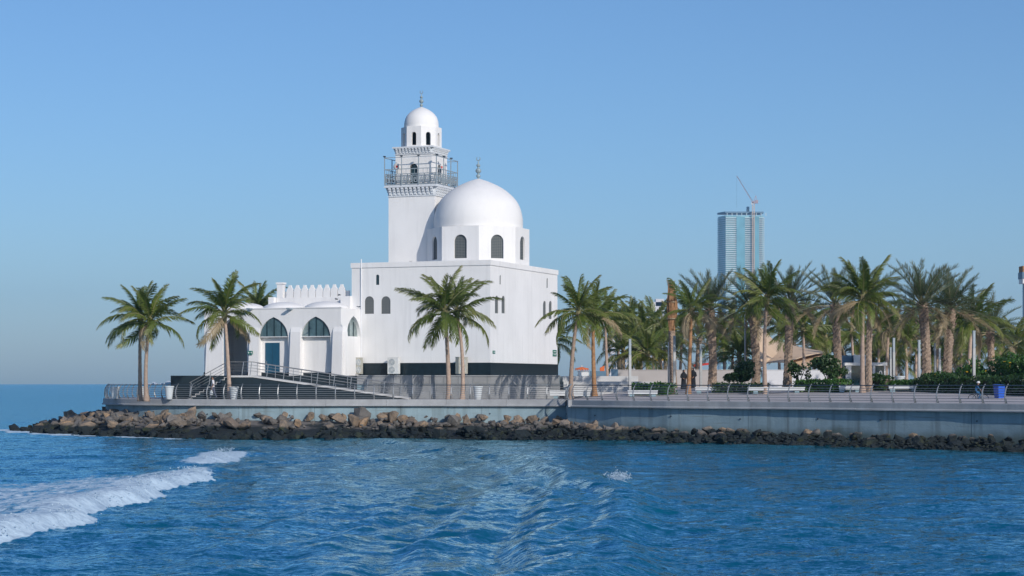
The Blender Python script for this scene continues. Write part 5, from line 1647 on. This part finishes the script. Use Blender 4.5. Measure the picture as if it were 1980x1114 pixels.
# ------------------------------------------------------------------ people
def skin_body(name, joints, edges, parent, colour_of, mats):
    me = bpy.data.meshes.new(name)
    me.from_pydata([j[0] for j in joints], edges, [])
    o = bpy.data.objects.new(name, me); COL.objects.link(o)
    md = o.modifiers.new('skin', 'SKIN')
    for i, j in enumerate(joints):
        me.skin_vertices[0].data[i].radius = (j[1], j[2] if len(j) > 2 else j[1])
    me.skin_vertices[0].data[0].use_root = True
    o.modifiers.new('sub', 'SUBSURF').levels = 2
    dg = bpy.context.evaluated_depsgraph_get(); dg.update()
    new = bpy.data.meshes.new_from_object(o.evaluated_get(dg))
    bpy.data.objects.remove(o); bpy.data.meshes.remove(me)
    new.name = name
    new.materials.clear()
    for m_ in mats: new.materials.append(m_)
    for p in new.polygons:
        p.material_index = colour_of(p.center); p.use_smooth = True
    return link(name, new, parent)

def hand_fingers(mb, p, d):
    for k, a in enumerate((-.03, -.01, .01, .03)):
        q = Vector(p) + Vector((a * .5, a, -.02)); mb.tube([q, q + Vector((d * .012, 0, -.05)), q + Vector((d * .03, 0, -.085 + .01 * abs(k - 1.5)))], [.011, .010, .007], 5)
    q = Vector(p); mb.tube([q + Vector((d * .02, -.02, 0)), q + Vector((d * .05, -.03, -.04))], [.011, .008], 5)

def man():
    Y = 151.0; x = XP(412, Y)
    o = thing('person', 'person in white shirt and dark trousers walking left along the railing with a bag', 'person', (x, Y, DECK), 0)
    # faces -X, mid stride
    J = [((0, 0, .92), .13, .15), ((0, 0, 1.12), .13, .16), ((0, 0, 1.36), .12, .18), ((-.01, 0, 1.46), .055, .06), ((-.03, 0, 1.53), .06, .06), ((-.04, 0, 1.61), .085, .075), ((-.035, 0, 1.68), .06, .055),
         ((-.02, -.10, .84), .10, .095), ((-.14, -.10, .48), .065, .065), ((-.20, -.10, .09), .045, .045), ((-.33, -.11, .04), .035, .045),
         ((.02, .10, .84), .10, .095), ((.10, .10, .48), .065, .065), ((.26, .10, .12), .045, .045), ((.17, .11, .04), .035, .045),
         ((0, -.21, 1.38), .055, .055), ((.06, -.25, 1.12), .045, .045), ((-.04, -.25, .90), .035, .035), ((-.07, -.25, .82), .03, .04),
         ((0, .21, 1.38), .055, .055), ((-.04, .25, 1.12), .045, .045), ((-.20, .25, .96), .035, .035), ((-.25, .25, .90), .03, .04)]
    E = [(0, 1), (1, 2), (2, 3), (3, 4), (4, 5), (5, 6), (0, 7), (7, 8), (8, 9), (9, 10), (0, 11), (11, 12), (12, 13), (13, 14), (2, 15), (15, 16), (16, 17), (17, 18), (2, 19), (19, 20), (20, 21), (21, 22)]
    def col(c):
        if c.z > 1.62 or (c.z > 1.54 and c.x > .0): return 3
        if c.z > 1.46: return 2
        if abs(c.y) > .19 and c.z < 1.16: return 2
        if c.z > .93: return 0
        if c.z < .07: return 3
        return 1
    skin_body('body', J, E, o, col, [M['shirt'], M['trousers'], M['skin'], M['hair']])
    mb = MB(); hand_fingers(mb, (-.07, -.25, .80), -1); hand_fingers(mb, (-.25, .25, .88), -1); mb.build('fingers', M['skin'], o)
    mb = MB(); mb.tube([(-.125, 0, 1.615), (-.15, 0, 1.60)], [.015, .012], 5); mb.build('nose', M['skin'], o)
    b = thing('carrier_bag', 'pale carrier bag hanging from the walking person\'s hand', 'bag', (x - .09, Y - .25, DECK + .33))
    mb = MB().lathe([(.10, 0), (.13, .06), (.12, .22), (.05, .34)], 10, sy=.6); mb.build('bag_body', M['planter'], b)
    mb = MB(); mb.tube([(-.03, 0, .33), (-.01, 0, .44), (.03, 0, .33)], .008, 4); mb.build('handle', M['planter'], b)
man()

def robed(px, Y, h, label, turn, seed):
    x = XP(px, Y); z = gz(x, Y)
    o = thing('person', label, 'person', (x, Y, z), turn)
    s = h / 1.62; ns = 18; vs = []; fs = []
    rows = [(0, .27, .22, 0), (.10, .26, .20, 0), (.5, .22, .17, 0), (.85, .20, .155, 0), (1.05, .205, .15, 0), (1.2, .225, .145, 0), (1.30, .215, .13, 0), (1.36, .15, .115, 0), (1.40, .105, .105, 0), (1.46, .10, .115, -.01), (1.54, .10, .12, -.01), (1.60, .075, .09, 0), (1.625, .03, .04, 0)]
    for zz, ax, ay, oy in rows:
        for k in range(ns):
            a = 2 * math.pi * k / ns; fold = 1 + (.05 * math.sin(a * 5 + seed) if zz < .9 else 0)
            vs.append((ax * fold * math.cos(a) * s, (ay * fold * math.sin(a) + oy) * s, zz * s))
    for i in range(len(rows) - 1):
        for k in range(ns):
            k2 = (k + 1) % ns; fs.append((i * ns + k, i * ns + k2, (i + 1) * ns + k2, (i + 1) * ns + k))
    fs.append(tuple(range(ns - 1, -1, -1))); fs.append(tuple((len(rows) - 1) * ns + k for k in range(ns)))
    mb = MB(); mb.add(vs, fs); mb.build('robe', M['black_cloth'], o, smooth=True)
    for sd in (-1, 1):
        mb = MB(); mb.tube([(sd * .20 * s, 0, 1.27 * s), (sd * .27 * s, -.02, 1.02 * s), (sd * .18 * s, -.20 * s, .90 * s)], [.075 * s, .085 * s, .075 * s], 8); mb.build('sleeve', M['black_cloth'], o, smooth=True)
        mb = MB(); mb.tube([(sd * .17 * s, -.20 * s, .90 * s), (sd * .12 * s, -.27 * s, .89 * s)], [.035, .03], 6); hand_fingers(mb, (sd * .12 * s, -.27 * s, .89 * s), -sd); mb.build('hand', M['skin'], o)
    mb = MB().lathe([(.001, -.075), (.05, -.05), (.062, 0), (.05, .05), (.001, .07)], 12, (0, -.085 * s, 1.50 * s)); mb.build('face', M['skin'], o, smooth=True)
    return o
robed(1322, 156, 1.50, 'person in a long black robe standing left of the orange palm trunk', R(25), 1)
robed(1340, 157, 1.60, 'person in a long black robe standing right of the orange palm trunk', R(-30), 4)

def cyclist():
    Y = 125.6; x = XP(1891, Y); z = DECK + .01
    b = thing('bicycle', 'small bicycle ridden along the railing near the blue bin', 'bicycle', (x, Y, z), R(-14))
    for xx in (-.36, .40):
        mb = MB(); mb.tube([(xx + .235 * math.cos(2 * math.pi * k / 24), 0, .25 + .235 * math.sin(2 * math.pi * k / 24)) for k in range(25)], .022, 6, cap=False); w = mb.build('wheel', M['rubber'], b, smooth=True)
        mb = MB()
        for k in range(10):
            a = 2 * math.pi * k / 10; mb.beam((xx, 0, .25), (xx + .22 * math.cos(a), 0, .25 + .22 * math.sin(a)), .006)
        mb.tube([(xx, -.04, .25), (xx, .04, .25)], .025, 8); mb.build('spokes', M['steel'], w)
    mb = MB()
    for p, q in (((-.36, .25), (-.02, .24)), ((-.36, .25), (-.14, .52)), ((-.02, .24), (-.16, .58)), ((-.02, .24), (.29, .50)), ((-.15, .52), (.28, .56)), ((.40, .25), (.27, .66))):
        mb.tube([(p[0], 0, p[1]), (q[0], 0, q[1])], .018, 6)
    mb.build('frame', M['darksteel'], b)
    mb = MB(); mb.tube([(.20, -.22, .72), (.26, -.1, .70), (.26, .1, .70), (.20, .22, .72)], .014, 6); mb.build('handlebar', M['darksteel'], b)
    mb = MB(); mb.extr([(-.28, -.07, .58), (-.05, -.025, .58), (-.05, .025, .58), (-.28, .07, .58)], (0, 0, .04)); mb.build('saddle', M['rubber'], b)
    mb = MB(); mb.tube([(-.02, -.1, .24), (-.02, .1, .24)], .015, 6); mb.box(.02, -.16, .12, .10, -.09, .14); mb.box(-.1, .09, .34, -.02, .16, .36); mb.build('pedals', M['rubber'], b)
    o = thing('person', 'child in blue clothes and white helmet riding the small bicycle', 'person', (x, Y, z), R(-14))
    J = [((-.16, 0, .70), .10, .11), ((-.12, 0, .84), .09, .11), ((-.04, 0, 1.00), .085, .12), ((0, 0, 1.08), .04, .045), ((.02, 0, 1.13), .05, .05), ((.03, 0, 1.19), .075, .07), ((.03, 0, 1.25), .055, .05),
         ((-.08, -.09, .66), .075, .07), ((.14, -.10, .50), .05, .05), ((.05, -.11, .22), .035, .035), ((.13, -.11, .15), .03, .035),
         ((-.08, .09, .66), .075, .07), ((.12, .10, .62), .05, .05), ((-.05, .11, .42), .035, .035), ((.03, .11, .36), .03, .035),
         ((-.02, -.15, 1.0), .045, .045), ((.08, -.20, .85), .035, .035), ((.20, -.20, .75), .028, .028),
         ((-.02, .15, 1.0), .045, .045), ((.08, .20, .85), .035, .035), ((.20, .20, .75), .028, .028)]
    E = [(0, 1), (1, 2), (2, 3), (3, 4), (4, 5), (5, 6), (0, 7), (7, 8), (8, 9), (9, 10), (0, 11), (11, 12), (12, 13), (13, 14), (2, 15), (15, 16), (16, 17), (2, 18), (18, 19), (19, 20)]
    def col(c):
        if c.z > 1.06: return 1
        if c.x > .15 and c.z > .70: return 1
        if c.z < .2 or (c.z < .40 and c.x > 0 and c.y > 0): return 2
        return 0
    skin_body('body', J, E, o, col, [M['bluecloth'], M['skin'], M['rubber']])
    mb = MB(); hand_fingers(mb, (.21, -.2, .75), 1); hand_fingers(mb, (.21, .2, .75), 1); mb.build('fingers', M['skin'], o)
    mb = MB().lathe([(.105, 0), (.115, .04), (.10, .09), (.06, .125), (.01, .135)], 16, (.02, 0, 1.20)); mb.build('helmet', M['white'], o, smooth=True)
cyclist()

# birds on the roof of the arcade
for i, (px, py, Y, a, lb) in enumerate(((656, 571, 162, .3, 'small dark bird in flight above the arcade roof, upper one'), (651, 579, 162, -.4, 'small dark bird in flight above the arcade roof, lower one'), (694, 594, 163, .8, 'small dark bird in flight before the mosque wall by the arcade'))):
    p = P(px, py, Y); o = thing('bird', lb, 'bird', p, a)
    mb = MB(); mb.tube([(-.14, 0, 0), (-.06, 0, .01), (.06, 0, .02), (.12, 0, .03), (.16, 0, .03)], [.012, .04, .04, .025, .008], 6); mb.build('body', M['darksteel'], o, smooth=True)
    for s in (-1, 1):
        mb = MB(); mb.extr([(-.05, s * .03, .02), (.06, s * .03, .02), (.02, s * .17, .09), (-.05, s * .28, .06), (-.07, s * .15, .07)], (0, 0, .012)); mb.build('wing', M['darksteel'], o)

# ------------------------------------------------------------------ far city
def tower():
    Y = 3000.0; k = Y / FPX; zb = 1.0
    x0, x1 = XP(1391.5, Y), XP(1476, Y); xc = XP(1403, Y); zt = ZP(409, Y)
    o = thing('skyscraper', 'tall glass residential skyscraper under construction behind the palms', 'skyscraper', ((x0 + x1) / 2, Y, zb))
    cx = (x0 + x1) / 2; w = (x1 - x0) / 2
    a = xc - cx
    # body: front face, and a receding left face
    foot = [(a, 0), (w, 2), (w, 34), (-w, 30), (-w + .5, 22)]
    mb = MB(); mb.extr([(x, y, 0) for x, y in foot], (0, 0, zt - zb - 6)); mb.build('glass_body', M['towerglass'], o, merge=True)
    nfl = 37; fh = (ZP(409, Y) - ZP(560, Y)) / nfl
    H = zt - zb
    bays = [(a + 1, a + 15.5), (a + 29, a + 41), (a + 50, w - .5)]
    z = H - 2 * fh - 4; i = 0
    while z > 20:
        mb = MB()
        mb.box(a + .05, -1.6, z, w, .5, z + 1.3)
        mb.add([(-w - 1.5, 21, z), (a, -1.2, z), (a, .6, z), (-w + .5, 22.6, z), (-w - 1.5, 21, z + .7), (a, -1.2, z + .7), (a, .6, z + .7), (-w + .5, 22.6, z + .7)], [(3, 2, 1, 0), (4, 5, 6, 7), (0, 1, 5, 4), (2, 3, 7, 6), (3, 0, 4, 7), (1, 2, 6, 5)])
        mb.box(w + .01, 1.5, z, w + 2.4, 30, z + .8)
        mb.build('floor_slab', M['towerslab'], o)
        z -= fh; i += 1
    for b0, b1 in ((a + 16, a + 28.5), (a + 41.5, a + 49.5)):
        mb = MB(); mb.box(b0, -1.9, 0, b1, 1, H - 8); mb.build('dark_shaft', M['towerdark'], o)
    mb = MB()
    for xx in (a + 20, a + 24.5):
        for q in range(28): mb.box(xx - .8, -2.1, 40 + q * fh * 1.15, xx + .8, -1.91, 41.8 + q * fh * 1.15)
    mb.build('small_windows', M['mullion'], o)
    mb = MB(); mb.extr([(x * 1.02, y, H - 2.4) for x, y in foot], (0, 0, 2.4)); mb.build('roof_band', M['bluegrey'], o, merge=True)
    mb = MB()
    for q in range(9): mb.box(a + 2 + q * 7.2, .2, H - 6.5, a + 3 + q * 7.2, 1.2, H - 2.3)
    mb.build('roof_columns', M['towerslab'], o)
    xx = XP(1447.5, Y) - cx; mb = MB(); mb.box(xx - 1.9, 6, H, xx + 1.9, 12, ZP(399, Y) - zb); mb.build('lift_overrun', M['bluegrey'], o)
    # crane
    c = thing('tower_crane', 'luffing tower crane with raised reddish jib fixed to the skyscraper', 'crane', (XP(1456, Y), Y - 4, zb))
    zc = ZP(392, Y) - zb; s = 1.5
    mb = MB()
    for dx in (-s, s):
        for dy in (-s, s): mb.beam((dx, dy, 0), (dx, dy, zc), .55)
    zz = 0; f = 1
    while zz < zc - 4: mb.beam((-s * f, -s, zz), (s * f, -s, zz + 4), .4); mb.beam((-s, -s, zz), (s, -s, zz), .4); zz += 4; f = -f
    mb.build('mast', M['cranemast'], c)
    X = lambda px: XP(px, Y) - XP(1456, Y); Zz = lambda py: ZP(py, Y) - zb
    mb = MB(); p0 = Vector((X(1454), 0, Zz(390))); p1 = Vector((X(1424), 0, Zz(341)))
    for off in ((-.8, 0), (.8, 0), (0, 1.2)):
        mb.beam(p0 + Vector((off[0], 0, off[1])), p1 + Vector((off[0] * .3, 0, off[1] * .3)), .4)
    n = 16
    for q in range(n): mb.beam(p0.lerp(p1, q / n) + Vector((-.8 * (1 - q / n), 0, 0)), p0.lerp(p1, (q + 1) / n) + Vector((.4, 0, 1.1 * (1 - q / n))), .35)
    mb.build('jib', M['crane'], c)
    mb = MB(); mb.box(X(1453), -2, Zz(394), X(1464), 2, Zz(390)); mb.box(X(1460), -2.2, Zz(393.5), X(1465), 2.2, Zz(387.5)); mb.build('counterweight_deck', M['crane'], c)
    mb = MB(); mb.beam((X(1457), 0, Zz(390)), (X(1461), 0, Zz(379)), .9); mb.beam((X(1463), 0, Zz(390)), (X(1461), 0, Zz(379)), .5); mb.beam((X(1461), 0, Zz(379)), p1, .15); mb.build('a_frame', M['crane'], c)
    mb = MB(); mb.beam(p1, (p1.x, 0, Zz(402)), .16); mb.build('hoist_rope', M['mullion'], c)
    mb = MB(); mb.box(X(1452), -2, Zz(396), X(1456), -1, Zz(392)); mb.build('cab', M['white'], c)
tower()

def block(px0, px1, ytop, Y, label, fl=4.0, steps=None, mat='farwall', nw=5):
    x0, x1 = XP(px0, Y), XP(px1, Y); zt = ZP(ytop, Y); cx = (x0 + x1) / 2; w = (x1 - x0) / 2
    o = thing('city_building', label, 'building', (cx, Y, 1))
    mb = MB(); mb.box(-w, 0, 0, w, 2 * w, zt - 1)
    if steps:
        for a, b, yt in steps: mb.box(XP(a, Y) - cx, .5, zt - .99, XP(b, Y) - cx, 2 * w - .5, ZP(yt, Y) - 1)
    mb.build('wall', M[mat], o)
    z = 3; cw = 2 * w / nw
    while z < zt - 4:
        mb = MB()
        for k in range(nw): mb.box(-w + cw * (k + .18), -.25, z, -w + cw * (k + .82), .1, z + fl * .5)
        mb.build('window_row', M['farwindow'], o); z += fl
block(1251, 1284, 592, 1900, 'pale stepped apartment block rising above the grove right of the mosque', 5, [(1260, 1284, 584), (1268, 1284, 578)])
block(1176, 1190, 655, 1900, 'narrow pale tower block behind the slim palm right of the mosque', 5, nw=3)
block(1191, 1206, 690, 1700, 'low pale block behind the shade-painted end of the beige wall', 4.5, nw=3)
block(1207, 1228, 684, 1750, 'white block with window rows left of the square lamp post', 4.5, nw=4)
block(1262, 1296, 697, 1600, 'low white block left of the wrapped palm', 4.5, nw=5)
block(1394, 1432, 640, 1700, 'blue glazed block low behind the grove under the skyscraper', 4, mat='towerglass', nw=6)
block(1436, 1462, 652, 1800, 'blue glazed block seen left of the tall tan sail', 4, mat='towerglass', nw=5)

def far_shore():
    rs = random.Random(8); mb = MB(); Y = 6500
    for i in range(110):
        px = rs.uniform(290, 660); w = rs.uniform(4, 16); h = rs.uniform(2, 8) * (1 if rs.random() < .8 else 1.8); x = XP(px, Y)
        mb.box(x - w / 2, Y, 0, x + w / 2, Y + 20, h)
    o = mb.build('far_city', M['farwall']); tag(o, 'faint whitish skyline of a far shore on the sea horizon', 'skyline', kind='stuff')
    mb = MB(); Y = 1500
    n = 60; x0, x1 = XP(1060, Y), XP(2200, Y); pts = []
    vs = []; fs = []
    for i in range(n + 1):
        x = x0 + (x1 - x0) * i / n; h = 3.0 + 2.2 * rs.random()
        vs += [(x, Y, -.5), (x, Y, h), (x, Y + 60, h), (x, Y + 60, -.5)]
    for i in range(n):
        for k in range(3): fs.append((i * 4 + k, i * 4 + k + 1, (i + 1) * 4 + k + 1, (i + 1) * 4 + k))
    mb.add(vs, fs); o = mb.build('far_trees', M['fargreen']); tag(o, 'low line of far trees on the opposite shore', 'trees', kind='stuff')
    mb = MB(); mb.box(x0, 420, -1, x1 + 900, 7000, .9); o = mb.build('mainland', M['deck']); tag(o, kind='structure')
far_shore()

# ------------------------------------------------------------------ haze
m = bpy.data.materials.new('haze'); m.use_nodes = True
t = m.node_tree; t.nodes.remove(t.nodes['Principled BSDF'])
pv = t.nodes.new('ShaderNodeVolumePrincipled')
pv.inputs['Color'].default_value = (.40, .70, 1.0, 1)
pv.inputs['Density'].default_value = 8e-5
pv.inputs['Anisotropy'].default_value = 0.1
t.links.new(pv.outputs[0], t.nodes['Material Output'].inputs['Volume'])
mb = MB(); mb.box(-4200, -500, -3, 4200, 7200, 330)
hz = mb.build('haze', m); tag(hz, 'thin bluish sea haze filling the air', 'haze', kind='stuff')
